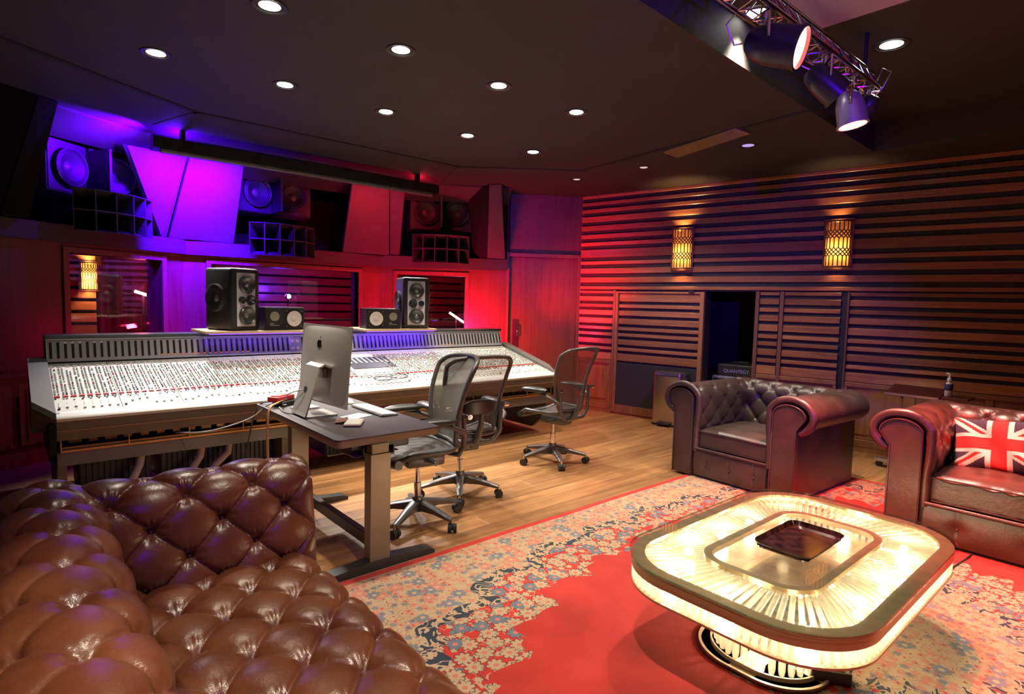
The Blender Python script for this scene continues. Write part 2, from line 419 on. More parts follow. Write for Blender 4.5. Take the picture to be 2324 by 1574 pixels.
mb = MB(); strip(mb, -0.62, -0.75, 2.085, 3.0); mb.build('niche_back', M_DARKCLOTH, sof)
mb = MB(); strip(mb, 0.42, 0.02, 2.985, 3.0, 2.84, 3.0); mb.build('header', M_FASCIA, sof)
mb = MB(); facbox(mb, 'R', 1.745, 1.79, -0.75, -0.02, ZS, 3.0); mb.build('return', M_FASCIA, sof)

def pt(*p): return Vector(p)
def apanel(name, pts, label, m=M_CLOTH, t=0.05):
    """leaning acoustic panel, its thickness behind it"""
    q = [Vector(p) for p in pts]; c = sum(q, Vector())/len(q)
    n = (q[1]-q[0]).cross(q[-1]-q[0])
    if n.dot(Vector((2.6, 2.0, 1.5))-c) < 0: q = q[::-1]
    b = MB(); b.slab(q, t); o = b.build(name, m)
    return tag(o, label, 'acoustic panel', 'leaning panels between the speaker niches')
apanel('acoustic_panel', [(1.44, 6.75, 2.90), (1.96, 6.75, 2.91), (1.957, 7.15, 2.09), (1.310, 7.12, 2.09)], 'blue lit leaning cloth panel facing the room, beside the middle speaker niche')
apanel('acoustic_panel', [(0.87, 6.50, 2.86), (1.425, 6.79, 2.90), (1.285, 7.15, 2.09), (1.235, 7.10, 2.09)], 'blue lit triangular cloth panel turned to the niche with the blue edged horn')
apanel('acoustic_panel', [(3.22, 6.75, 2.92), (3.72, 6.75, 2.92), (3.915, 7.1, 2.09), (3.275, 7.15, 2.09)], 'red lit leaning cloth panel on the far side of the middle speaker niche')
apanel('acoustic_panel', [(3.735, 6.76, 2.92), (3.85, 6.60, 2.92), (4.02, 7.02, 2.09), (3.935, 7.11, 2.09)], 'narrow red lit cloth panel turned to the speaker niche nearest the door')
apanel('acoustic_panel', [(4.70, 5.93, 2.99), (4.79, 5.80, 2.99), (5.20, 6.18, 2.09), (4.95, 6.26, 2.09)], 'red edged post panel closing the speaker niche nearest the door')
apanel('acoustic_panel', [(4.76, 6.45, 2.95), (4.70, 5.93, 2.99), (4.95, 6.26, 2.09), (4.92, 6.55, 2.09)], 'dark splayed side board inside the speaker niche nearest the door', M_DARKCLOTH)
apanel('acoustic_panel', [(0.22, 5.88, 2.99), (0.34, 5.95, 2.99), (0.141, 6.3, 2.09), (-0.03, 6.25, 2.09)], 'dim purple leaning panel at the outer end of the soffit', M_DARKCLOTH)
apanel('acoustic_panel', [(-0.9, 5.3, 2.99), (0.21, 5.87, 2.99), (-0.04, 6.24, 2.09), (-1.1, 5.65, 2.09)], 'black panel at the outermost corner above the veneer wall', M_VELVET)

# ---- slat wall
NW = thing('wall_right', WO, RZW, 'slatted dark wood side wall with sliding panels', 'wall', kind='structure')
def wb(mb, s0, s1, n0, n1, z0, z1, mi=0): return mb.box((s0, n0, z0), (s1, n1, z1), mi)
OP0, OP1 = -1.20, -0.603
m = MB(); wb(m, OP1, 1.22, -0.20, 0.0, 0, 3.0); wb(m, -8.2, OP0, -0.20, 0.0, 0, 3.0); wb(m, OP0, OP1, -0.20, 0.0, 1.69, 3.0)
m.build('backing', mat('slat_backing', (0.016, 0.014, 0.016), 0.7), NW)
m = MB(); wb(m, OP0-0.4, OP1+0.4, -1.4, -1.3, 0, 1.75); wb(m, OP0-0.45, OP0-0.4, -1.4, -0.2, 0, 1.75); wb(m, OP1+0.4, OP1+0.45, -1.4, -0.2, 0, 1.75); wb(m, OP0-0.4, OP1+0.4, -1.4, -0.2, 1.70, 1.78)
m.build('closet', M_BLACK, NW)
gaps = [2.935, 2.839, 2.738, 2.612, 2.492, 2.384, 2.283, 2.122, 2.023, 1.899, 1.775]
gh = 0.026
edges = [3.0]+gaps+[1.70]
SLATM = {}
def slat(s0, s1, za, zb, th=0.024):
    key = (round(s1-s0, 3), round(zb-za, 3), th)
    M = Matrix.Translation(((s0+s1)/2, 0, (za+zb)/2))
    if key not in SLATM:
        m = MB(); L = key[0]; H = key[1]; m.bev((-L/2, 0.0, -H/2), (L/2, th, H/2), 0.004, n=1)
        o = m.build('slat', M_SLAT, NW); SLATM[key] = o.data; o.matrix_local = M; return o
    return inst('slat', SLATM[key], NW, M)
for i in range(len(edges)-1):
    top = edges[i]-(gh if i else 0.0); bot = edges[i+1]+(gh if i < len(edges)-2 else 0.006)
    slat(-5.2, 1.21, bot, top)
lg = [1.630, 1.525, 1.440, 1.333, 1.217, 1.133, 1.049, 0.937, 0.855]
def lowslats(s0, s1, zt, zb, gl=lg, g=0.020):
    e = [zt]+[q for q in gl if zb+0.05 < q < zt-0.03]+[zb]
    for i in range(len(e)-1):
        slat(s0, s1, e[i+1]+(g if i < len(e)-2 else 0.002), e[i]-(g if i else 0.002))
lowslats(0.665, 1.21, 1.69, 0.735)
lowslats(-0.545, 0.575, 1.655, 0.735)
lowslats(-1.462, -1.247, 1.69, 0.735)
lowslats(-2.085, -1.515, 1.69, 0.735)
lowslats(-5.2, -2.165, 1.69, 0.735)
def part(name, mt, *boxes, parent=NW, bevel=0.0):
    m = MB()
    for b in boxes:
        if bevel: m.bev((b[0], b[2], b[4]), (b[1], b[3], b[5]), bevel, n=1)
        else: wb(m, *b)
    return m.build(name, mt, parent)
# uprights
for s0, s1 in ((0.625, 0.655), (-1.245, -1.205), (-1.512, -1.472), (-2.163, -2.145)):
    part('upright', M_TRIM if s0 != 0.625 else M_WAINS, (s0, s1, 0, 0.038, 0.0, 1.695))
part('gap_strip', M_BLACK, (-2.143, -2.097, 0, 0.006, 0.02, 1.69))
# sliding door panel: stiles, rails and dark lower panel
part('stile', M_WAINS, (0.578, 0.618, 0.0, 0.045, 0.03, 1.68), bevel=0.003)
part('stile', M_WAINS, (-0.60, -0.548, -0.10, 0.045, 0.03, 1.68), bevel=0.003)
part('rail', M_WAINS, (-0.548, 0.578, 0.0, 0.042, 1.657, 1.68))
part('rail', M_WAINS, (-0.548, 0.578, 0.0, 0.042, 0.03, 0.135))
part('cloth_panel', mat('dark_felt', (0.022, 0.020, 0.022), 0.85), (-0.548, 0.578, 0.0, 0.028, 0.135, 0.715))
part('latch', mat('latch', (0.2, 0.2, 0.25), 0.3, metal=1), (-0.47, -0.40, 0.03, 0.06, 1.672, 1.695))
# wainscot under the other sections
def wains(s0, s1):
    part('wainscot_rail', M_WAINS, (s0, s1, 0, 0.034, 0.685, 0.733), bevel=0.004)
    part('wainscot_rail', M_WAINS, (s0, s1, 0, 0.034, 0.05, 0.13), bevel=0.004)
    n = max(1, round((s1-s0)/0.62)); w = (s1-s0)/n
    for i in range(n):
        a = s0+i*w; b = a+w
        part('wainscot_panel', M_WAINS, (a+0.03, b-0.03, 0, 0.014, 0.13, 0.685), (a+0.075, b-0.075, 0.014, 0.026, 0.185, 0.63), bevel=0.004)
        part('wainscot_stile', M_WAINS, (a, a+0.03, 0, 0.03, 0.13, 0.685)); part('wainscot_stile', M_WAINS, (b-0.03, b, 0, 0.03, 0.13, 0.685))
wains(0.665, 1.21); wains(-2.09, -1.247); wains(-5.2, -2.165)
m = MB()
for s0, s1 in ((-5.2, OP0), (OP1+0.06, 1.21)): wb(m, s0, s1, 0, 0.03, 0, 0.05)
bb = m.build('baseboard_right', M_WAINS); bb.matrix_world = FRAME[NW]; tag(bb, kind='structure')

# ---- the recording room seen through the glass
lr = thing('wall_live_room', (2.5, 10.4, 0), 0, 'slatted wall of the recording room seen through the studio windows', 'wall', kind='structure')
m = MB(); m.box((-4.0, 10.4, 0), (8.5, 10.5, 3.0)); m.box((-4.0, 7.6, -0.02), (8.5, 10.5, 0.0)); m.box((-4.0, 7.6, 3.0), (8.5, 10.5, 3.1)); m.box((-4.0, 6.3, 0), (-3.9, 10.5, 3.0)); m.box((8.5, 6.3, 0), (8.6, 10.5, 3.0))
m.build('backing', M_DARKCLOTH, lr, world=True)
sm = None
for i in range(13):
    zc = 0.85+i*0.155
    for x0, x1 in ((-1.2, 0.50), (2.55, 8.0)):
        m = MB(); m.box((x0, 10.36, zc-0.058), (x1, 10.40, zc+0.058)); m.build('slat', M_SLAT, lr, world=True)
def hang(name, x0, x1, y, label, c):
    def fn(u, v):
        x = x0+(x1-x0)*u; return (x, y+0.05*math.sin(u*PI*2*5), 0.02+2.8*v)
    m = MB(); m.grid(fn, 60, 3); o = m.build(name, mat(name+'_cloth', c, 0.9), smooth=180); return tag(o, label, 'curtain')
hang('curtain', 1.46, 1.72, 8.95, 'dark blue curtain at the edge of the window near the console end', (0.02, 0.02, 0.05))
hang('curtain', 5.28, 5.75, 9.0, 'black curtain at the edge of the wide middle window', (0.012, 0.012, 0.02))
hang('curtain', 0.80, 1.75, 9.7, 'plum coloured curtain behind the window near the console end', (0.16, 0.02, 0.05))

# ================================================================ FIXTURES
WARM = (1.0, 0.86, 0.68)
M_LAMP = emis('lamp_white', (1.0, 0.95, 0.86), 22.0)
M_LAMPPINK = emis('lamp_pink', (0.85, 0.55, 0.52), 0.9); M_LAMPLILAC = emis('lamp_lilac', (0.62, 0.40, 0.95), 0.9)
M_LAMPDIM = mat('lamp_off', (0.75, 0.70, 0.80), 0.4)
M_REFL = mat('reflector', (0.55, 0.52, 0.45), 0.2, metal=1.0)
def downlight(x, y, zc, label, r=0.075, power=None, on=True, group='recessed ceiling downlights', tilt=(0, 0), lens=None, cone=76):
    t = thing('downlight', (x, y, zc), 0, label, 'ceiling light', group)
    m = MB(); m.lathe([(r*0.94, 0.02), (r*0.96, -0.004), (r*1.18, -0.006), (r*1.22, 0.0)], 28); m.build('trim_ring', M_DARKMETAL, t, smooth=40)
    m = MB(); m.lathe([(r*0.95, 0.0), (r*0.8, 0.06)], 28); m.build('reflector', M_REFL, t, smooth=60)
    m = MB(); m.lathe([(r*0.94, 0.004), (r*0.5, -0.004), (0.0001, -0.006)], 28); m.build('lens', lens or (M_LAMP if on else M_LAMPDIM), t, smooth=60)
    if on:
        light('downlight_beam', 'SPOT', (x, y, zc-0.03), power or P_DOWN, WARM, t, target=(x+tilt[0], y+tilt[1], 0), spot=cone, blend=0.75, radius=0.05)
    return t
rowA = [(0.745, 4.337), (1.534, 4.304), (2.342, 4.317), (3.206, 4.384), (4.011, 4.370)]
rowB = [(1.071, 3.22), (1.838, 3.209), (2.63, 3.239), (3.423, 3.239)]
ordn = ['nearest the console end', 'second from the console end', 'third from the console end', 'fourth from the console end', 'farthest from the console end']
for i, (x, y) in enumerate(rowA):
    downlight(x, y, 3.0, 'bright downlight in the row over the console, '+ordn[i], tilt=(0.0, 0.25), power=P_DOWN*(0.25 if i == 0 else 1.0))
o2 = ['cut by the top of the picture', 'second in its row', 'third in its row', 'small and last in its row']
for i, (x, y) in enumerate(rowB):
    downlight(x, y, 3.0, 'bright downlight in the row over the desk, '+o2[i], power=P_DOWN*0.7)
downlight(5.249, 4.923, 3.0, 'small reddish downlight close to the corner door', r=0.06, power=P_DOWN*0.25, lens=M_LAMPPINK, cone=125)
downlight(5.289, 3.968, 3.0, 'small pale downlight between the vent and the corner', r=0.06, power=P_DOWN*0.8, lens=M_LAMPPINK, cone=125)
downlight(5.225, 2.748, 3.0, 'dim purple downlight beside the air vent', r=0.075, power=P_DOWN*0.7, lens=M_LAMPLILAC, cone=125)
downlight(3.45, 1.82, 3.27, 'large bright downlight beside the truss, close to the ceiling step', r=0.095, power=P_DOWN_COFFER)
downlight(4.50, 1.40, 3.27, 'large bright downlight on the far side of the truss', r=0.095, power=P_DOWN_COFFER)
# unseen downlights added behind and beside the camera for soft general light
for x, y in ((1.2, -0.3), (1.2, 1.15), (-0.6, 0.6), (3.4, -0.9), (5.2, -0.6)):
    downlight(x, y, 3.27, 'added downlight in the raised ceiling behind the viewpoint', r=0.095, power=P_DOWN_COFFER*0.75, group='added downlights behind the viewpoint')

# pale board under the raised ceiling
m = MB(); m.bev((2.2, 0.35, 3.19), (3.764, 1.553, 3.24), 0.006); o = m.build('ceiling_board', mat('pale_board', (0.36, 0.30, 0.27), 0.8))
tag(o, 'pale ceiling board above the lighting truss, cut by the picture edge', 'ceiling panel')

# air vent
t = thing('air_vent', (4.88, 2.98, 3.0), -0.115*0, 'brassy slotted air vent in the ceiling beside the dark groove', 'vent')
M_VENT = mat('vent_metal', (0.42, 0.30, 0.15), 0.4, metal=0.3)
m = MB(); m.prism([(4.63, 2.55), (4.85, 2.535), (5.115, 3.415), (4.85, 3.415)], lambda x, y: (x, y, 2.994), lambda x, y: (x, y, 2.9995)); m.build('dark_plate', M_BLACK, t, world=True)  # flat black plate in place of the opening behind the slats
vq = [(4.64, 2.56), (4.84, 2.545), (5.107, 3.41), (4.857, 3.407)]
A, B, Cc, Dd = [Vector((x, y, 0)) for x, y in vq]
for i in range(9):
    a = (i+0.0)/8.0
    p = A.lerp(B, a); q = Dd.lerp(Cc, a); d = (q-p).normalized(); n = Vector((-d.y, d.x, 0))*0.0045
    m = MB(); m.prism([(p+n)[:2], (q+n)[:2], (q-n)[:2], (p-n)[:2]], lambda x, y: (x, y, 2.985), lambda x, y: (x, y, 3.0)); m.build('slat', M_VENT, t, world=True)
for p, q in ((A, B), (Dd, Cc)):
    d = (q-p).normalized(); n = Vector((-d.y, d.x, 0))*0.009
    m = MB(); m.prism([(p+n)[:2], (q+n)[:2], (q-n)[:2], (p-n)[:2]], lambda x, y: (x, y, 2.982), lambda x, y: (x, y, 3.0)); m.build('frame', M_VENT, t, world=True)

# ---- projection screen housing with unseen light strips and spots behind it
t = thing('screen_housing', (2.5, 6.2, 2.76), 0, 'long dark projection screen housing hung below the ceiling over the console', 'screen housing')
X0, X1 = 1.01, 4.03
m = MB(); prof = [(6.10, 2.80), (6.10, 2.90), (6.16, 2.925), (6.26, 2.925), (6.26, 2.80), (6.22, 2.785)]
m.prism(prof, lambda a, b: (X0, a+0.0, b), lambda a, b: (X1, a-0.02, b)); m.build('case', mat('screen_case', (0.010, 0.010, 0.013), 0.35), t, world=True)
m = MB(); m.bev((X0+0.06, 6.11, 2.765), (X1-0.06, 6.17, 2.80), 0.008); m.build('bottom_bar', mat('screen_bar', (0.22, 0.22, 0.24), 0.3, metal=0.5), t, world=True)
for x in (X0+0.25, X1-0.25):
    m = MB(); m.box((x-0.02, 6.15, 2.92), (x+0.02, 6.21, 3.0)); m.build('bracket', M_DARKMETAL, t, world=True)
M_SB = emis('strip_blue', (0.10, 0.02, 1.0), 6.0); M_SR = emis('strip_red', (1.0, 0.03, 0.08), 4.0); M_SW = emis('strip_white', (1.0, 0.92, 0.8), 6.0)
BLUE = (0.075, 0.0, 1.0); RED = (1.0, 0.015, 0.05)
for x0, x1, mm, nm in ((1.02, 2.35, M_SB, 'blue_light_strip'), (2.5, 4.0, M_SR, 'red_light_strip')):
    m = MB(); m.box((x0, 6.262, 2.86), (x1, 6.285, 2.90)); m.build(nm, mm, t, world=True)
light('blue_wash', 'AREA', (1.45, 6.32, 2.86), P_BLUE, BLUE, t, target=(1.40, 7.2, 2.30), size=0.9, size_y=0.05, spread=95)
light('blue_glow', 'POINT', (1.25, 6.34, 2.90), P_BLUE*0.10, (0.09, 0.0, 1.0), t, radius=0.03)
light('red_glow', 'POINT', (3.9, 6.34, 2.90), P_RED_STRIP*0.35, RED, t, radius=0.03)
light('blue_wash_end', 'AREA', (0.97, 6.15, 2.82), P_BLUE*0.16, (0.10, 0.0, 1.0), t, target=(0.50, 6.50, 3.05), size=0.10, size_y=0.05, spread=110)
light('red_wash', 'AREA', (3.5, 6.32, 2.86), P_RED_STRIP, RED, t, target=(3.75, 7.1, 2.3), size=0.9, size_y=0.05, spread=110)
for x in (1.10, 2.0, 2.9, 3.8):
    m = MB(); m.cyl((x, 6.40, 2.95), (x, 6.33, 2.84), 0.035, n=14); m.build('unseen_spot_can', M_BLACKP, t, world=True, smooth=40)
    light('unseen_console_spot', 'SPOT', (x, 6.32, 2.82), P_KEY, (1.0, 0.95, 0.86), t, target=(x-0.05, 4.95, 0.75), spot=64, blend=0.8, radius=0.05)  # unseen spots, inferred from the console's floor shadow, filed under the housing

# ---- main monitors in the niches: two woofers and a multicell horn each
M_CONE = mat('cone_black', (0.02, 0.02, 0.022), 0.55); M_HORN = mat('horn_black', (0.045, 0.045, 0.05), 0.3); M_CAB = mat('monitor_cabinet', (0.035, 0.032, 0.036), 0.6)
M_BACKB = mat('woofer_board', (0.030, 0.028, 0.032), 0.5)
def main_monitor(k, t0, zw, zh, label, hn=0.40, wsp=0.22):
    t = thing('main_monitor', facp(k, t0, -0.05, 2.085), FAC[k][1], label, 'loudspeaker', 'main monitors in the soffit niches')
    # local: x along the facet, y away from the room, z up from the ledge
    zo = zw-2.085
    for s in (-1, 1):
        R = Matrix.Translation((s*wsp, 0.04, zo)) @ Matrix.Rotation(s*-0.22, 4, 'Z')
        m = MB(); m.box((-0.21, 0.0, -0.23), (0.21, 0.40, 0.23)); cb = m.build('cabinet', M_CAB, t); cb.matrix_local = R
        m = MB(); m.box((-0.20, -0.012, -0.22), (0.20, 0.0, 0.22)); bd = m.build('baffle', M_BACKB, t); bd.matrix_local = R
        RX = Matrix.Rotation(PI/2, 4, 'X')
        m = MB(); m.lathe([(0.165, 0.012), (0.165, 0.06), (0.15, 0.068), (0.138, 0.056), (0.128, 0.062), (0.05, 0.016), (0.0001, 0.016)], 32, RX)
        w = m.build('woofer', M_CONE, t, smooth=35); w.matrix_local = R
        m = MB(); m.lathe([(0.05, 0.016), (0.035, 0.030), (0.0001, 0.037)], 20, RX); dc = m.build('dust_cap', mat('dust_cap', (0.07, 0.07, 0.075), 0.4), w, smooth=60)
        m = MB(); m.lathe([(0.167, 0.058), (0.170, 0.062), (0.167, 0.066), (0.163, 0.062), (0.167, 0.058)], 32, RX); m.build('ring', mat('woofer_ring', (0.3, 0.3, 0.32), 0.3, metal=0.8), w, smooth=60)
    m = MB(); m.box((-0.012, -0.22, zo-0.22), (0.012, 0.12, zo+0.20)); m.build('divider', M_BACKB, t)
    # horn: 5 x 2 cells fanned about a throat
    zc = zh-2.085; R0, R1 = 0.11, 0.58
    def hp(a, b, r): return Vector((r*math.sin(a), 0.18-r*math.cos(a)*1.0, zc+r*0.32*b))
    na = 5; da = math.radians(82)/na
    for i in range(na):
        a0 = -math.radians(41)+i*da; a1 = a0+da
        for b0, b1 in ((-1, 0), (0, 1)):
            m = MB(); th = 0.006
            O = [hp(a0, b0, R1), hp(a1, b0, R1), hp(a1, b1, R1), hp(a0, b1, R1)]; cO = sum(O, Vector())/4
            I = [hp(a0, b0, R0), hp(a1, b0, R0), hp(a1, b1, R0), hp(a0, b1, R0)]; cI = sum(I, Vector())/4
            Oi = [p+(cO-p).normalized()*0.008 for p in O]; Ii = [p.lerp(cI, 0.35) for p in I]
            vs = O+I+Oi+Ii
            fs = [(0,1,5,4),(1,2,6,5),(2,3,7,6),(3,0,4,7)]+[(8,12,13,9),(9,13,14,10),(10,14,15,11),(11,15,12,8)]+[(0,8,9,1),(1,9,10,2),(2,10,11,3),(3,11,8,0)]+[(12,15,14,13)]
            m.add(vs, fs); m.build('horn_cell', M_HORN, t, fix=False)
    m = MB(); m.cyl((0, 0.05, zc), (0, 0.35, zc), 0.08, 0.10, n=16); m.build('horn_driver', M_CAB, t, smooth=40)
    return t
main_monitor('L', -0.90, 2.62, 2.22, 'blue edged main monitor with multicell horn, over the end window')
main_monitor('C', 1.02, 2.72, 2.15, 'dark main monitor with two woofers and horn, over the middle window')
main_monitor('R', 0.83, 2.70, 2.18, 'red edged main monitor with two woofers and horn, nearest the door')

# ---- wall sconces
M_SCREEN = mat('sconce_metal', (0.22, 0.10, 0.045), 0.45, metal=0.5); M_SGLOW = None
def amber_shade():
    m, nt, b = newmat('amber_shade')
    nt.nodes.remove(b); out = nt.nodes['Material Output']
    tl = node(nt, 'ShaderNodeBsdfTranslucent'); tl.inputs[0].default_value = (1.0, 0.55, 0.16, 1)
    df = node(nt, 'ShaderNodeBsdfDiffuse'); df.inputs[0].default_value = (0.8, 0.5, 0.25, 1)
    mx = node(nt, 'ShaderNodeMixShader'); mx.inputs[0].default_value = 0.2
    nt.links.new(tl.outputs[0], mx.inputs[1]); nt.links.new(df.outputs[0], mx.inputs[2]); nt.links.new(mx.outputs[0], out.inputs[0]); return m
M_SHADE = amber_shade(); M_BULB = emis('amber_bulb', (1.0, 0.60, 0.20), 60.0)
def sconce(M, label, power, group='perforated amber wall sconces', bulbz=-0.08):
    """local: x along the wall, y out of the wall, z up, centre at the middle"""
    t = thing('wall_sconce', M.translation, math.atan2(M[1][0], M[0][0]), label, 'wall lamp', group)
    H = 0.255; Wd = 0.125; dp = 0.105
    m = MB(); m.bev((-0.142, 0.0, -0.27), (0.142, 0.012, 0.27), 0.004); m.build('back_plate', M_SCREEN, t)
    def arc(a, r=1.0): return Vector((-Wd*math.cos(a)*r, 0.012+dp*math.sin(a)*r, 0))
    # perforated metal half drum: bars woven in zigzag bands and straight bands
    N = 9
    m = MB()
    bands = [(-0.235, -0.135, 's'), (-0.135, -0.045, 'z'), (-0.045, 0.055, 's'), (0.055, 0.145, 'z'), (0.145, 0.235, 's')]
    for za, zb, kd in bands:
        if kd == 's':
            for i in range(N+1):
                a = PI*i/N; p = arc(a); m.tube([p+Vector((0, 0, za)), p+Vector((0, 0, zb))], 0.0065, n=5)
        else:
            hh = (zb-za)/4
            for i in range(N):
                a0 = PI*i/N; a1 = PI*(i+1)/N; am = (a0+a1)/2
                for r in range(4):
                    z0 = za+r*hh; z1 = z0+hh
                    p, q = (arc(a0), arc(am)) if r % 2 == 0 else (arc(am), arc(a0))
                    m.tube([p+Vector((0, 0, z0)), q+Vector((0, 0, z1))], 0.0065, n=5)
                    p, q = (arc(a1), arc(am)) if r % 2 == 0 else (arc(am), arc(a1))
                    m.tube([p+Vector((0, 0, z0)), q+Vector((0, 0, z1))], 0.0065, n=5)
    m.build('lattice', M_SCREEN, t, smooth=60)
    for z in (-0.245, 0.237):
        m = MB(); m.tube([arc(PI*i/24)+Vector((0, 0, z)) for i in range(25)], 0.009, n=6); m.build('rim', M_SCREEN, t, smooth=60)
    m = MB(); m.grid(lambda u, v: arc(PI*u, 0.93)+Vector((0, 0, -0.235+0.47*v)), 25, 2); m.build('diffuser', M_SHADE, t, smooth=180)
    m = MB(); m.lathe([(0.0001, -0.045), (0.022, -0.03), (0.028, 0.0), (0.018, 0.035), (0.0001, 0.05)], 14, Matrix.Translation((0, 0.055, bulbz))); m.build('bulb', M_BULB, t, smooth=60)
    wpt = FRAME[t] @ Vector((0, 0.065, 0.20)); light('sconce_up', 'SPOT', wpt, power*0.9, (1.0, 0.55, 0.2), t, target=FRAME[t] @ Vector((0, 0.02, 1.2)), spot=105, blend=0.8, radius=0.03)
    wpt = FRAME[t] @ Vector((0, 0.065, -0.20)); light('sconce_down', 'SPOT', wpt, power*0.4, (1.0, 0.55, 0.2), t, target=FRAME[t] @ Vector((0, 0.02, -1.2)), spot=95, blend=0.8, radius=0.03)
    wpt = FRAME[t] @ Vector((0, 0.055, bulbz)); light('sconce_bulb', 'POINT', wpt, power, (1.0, 0.52, 0.16), t, radius=0.03)
    return t
def wallM(s, n, z): return Matrix.Translation(wallp(s, n, z)) @ Matrix.Rotation(RZW, 4, 'Z')
sconce(wallM(-0.29, 0.032, 2.215), 'bright amber perforated sconce above the slatted sliding panel', P_SCONCE)
sconce(wallM(-2.02, 0.032, 2.205), 'dimmer amber perforated sconce farther along the slat wall, above the armchair', P_SCONCE*0.45)
Ms = Matrix.Translation((0.79, 9.33, 1.70)) @ Matrix.Rotation(PI, 4, 'Z')
sconce(Ms, 'orange perforated sconce seen through the end window', P_SCONCE*1.6).scale = (0.72,)*3
m = MB(); m.box((-0.6, 9.352, 0.0), (0.86, 9.42, 3.0)); o = m.build('wall_live_room_pier', M_DARKCLOTH); tag(o, kind='structure')
for i in range(13):
    m = MB(); m.box((-0.6, 9.33, 0.85+i*0.155-0.055), (0.86, 9.352, 0.85+i*0.155+0.055)); m.build('slat', M_SLAT, o)

# lamps in the recording room
M_TUBE = emis('pink_tube', (1.0, 0.80, 0.90), 14.0)
def led_tube(a, b, label, pw):
    a = Vector(a); b = Vector(b); t = thing('led_tube', (a+b)/2, 0, label, 'tube light', 'pink tubes in the recording room')
    m = MB(); m.cyl(a, b, 0.018, n=12); m.build('tube', M_TUBE, t, world=True, smooth=40)
    for p, q in ((a, b), (b, a)):
        d = (p-q).normalized(); m = MB(); m.cyl(p, p+d*0.03, 0.02, n=12); m.build('end_cap', M_BLACKP, t, world=True, smooth=40)
    m = MB(); m.cyl(((a+b)/2)+Vector((0, 0.03, 0)), Vector((((a+b)/2).x, ((a+b)/2).y+0.03, 0)), 0.012, n=8); m.build('stand', M_BLACKP, t, world=True, smooth=40)
    light('tube_glow', 'POINT', (a+b)/2-Vector((0, 0.15, 0)), pw, (1.0, 0.05, 0.25), t, radius=0.1)
led_tube((1.24, 9.0, 1.52), (1.44, 9.0, 1.45), 'short pink tube light seen through the end window', 16)
led_tube((5.82, 8.4, 1.29), (6.08, 8.3, 1.11), 'bright pink tube light seen through the window nearest the door', 22)
t = thing('stage_light', (3.45, 9.6, 0), 0, 'small blue stage light on a stand seen through the middle window', 'stage light')
m = MB(); m.cyl((3.45, 9.6, 1.50), (3.42, 9.48, 1.50), 0.05, n=16); m.build('can', M_BLACKP, t, world=True, smooth=40)
m = MB(); m.cyl((3.42, 9.479, 1.50), (3.418, 9.475, 1.50), 0.035, n=16); m.build('lens', emis('blue_lens', (0.25, 0.3, 1.0), 40), t, world=True)
m = MB(); m.cyl((3.45, 9.6, 0.0), (3.45, 9.6, 1.46), 0.012, n=8); m.build('stand', M_BLACKP, t, world=True)
light('stage_glow', 'POINT', (3.4, 9.9, 1.6), 40, (0.12, 0.02, 1.0), t, radius=0.1)
light('stage_red', 'SPOT', (5.0, 8.2, 2.7), 60, (1.0, 0.03, 0.08), t, target=(4.6, 10.4, 1.5), spot=60, blend=0.9, radius=0.1)

# ---- lighting truss with par cans
tr = thing('lighting_truss', (3.55, 1.45, 3.0), 0, 'chrome lighting truss under the raised ceiling', 'truss')
TX0, TX1 = 2.35, 4.35; ch = [(1.38, 2.93), (1.52, 2.93), (1.45, 3.06)]
for yy, zz in ch:
    m = MB(); m.cyl((TX0, yy, zz), (TX1, yy, zz), 0.012, n=10); m.build('chord', M_CHROME, tr, world=True, smooth=40)
n = 14
for i in range(n):
    xa = TX0+(TX1-TX0)*i/n; xb = TX0+(TX1-TX0)*(i+1)/n; xm = (xa+xb)/2
    for (p, q) in ((0, 1), (1, 2), (2, 0)):
        m = MB(); P = ch[p]; Q = ch[q]
        m.cyl((xa, *P), (xm, *Q), 0.005, n=6); m.cyl((xm, *Q), (xb, *P), 0.005, n=6); m.build('brace', M_CHROME, tr, world=True, smooth=40)
for x in (2.6, 4.2):
    m = MB(); m.cyl((x, 1.45, 3.06), (x, 1.45, 3.27), 0.012, n=8); m.build('hanger', M_DARKMETAL, tr, world=True, smooth=40)
M_CAN = mat('par_can', (0.05, 0.045, 0.045), 0.35, metal=0.6); M_CANS = mat('par_can_pale', (0.55, 0.50, 0.46), 0.35, metal=0.5)
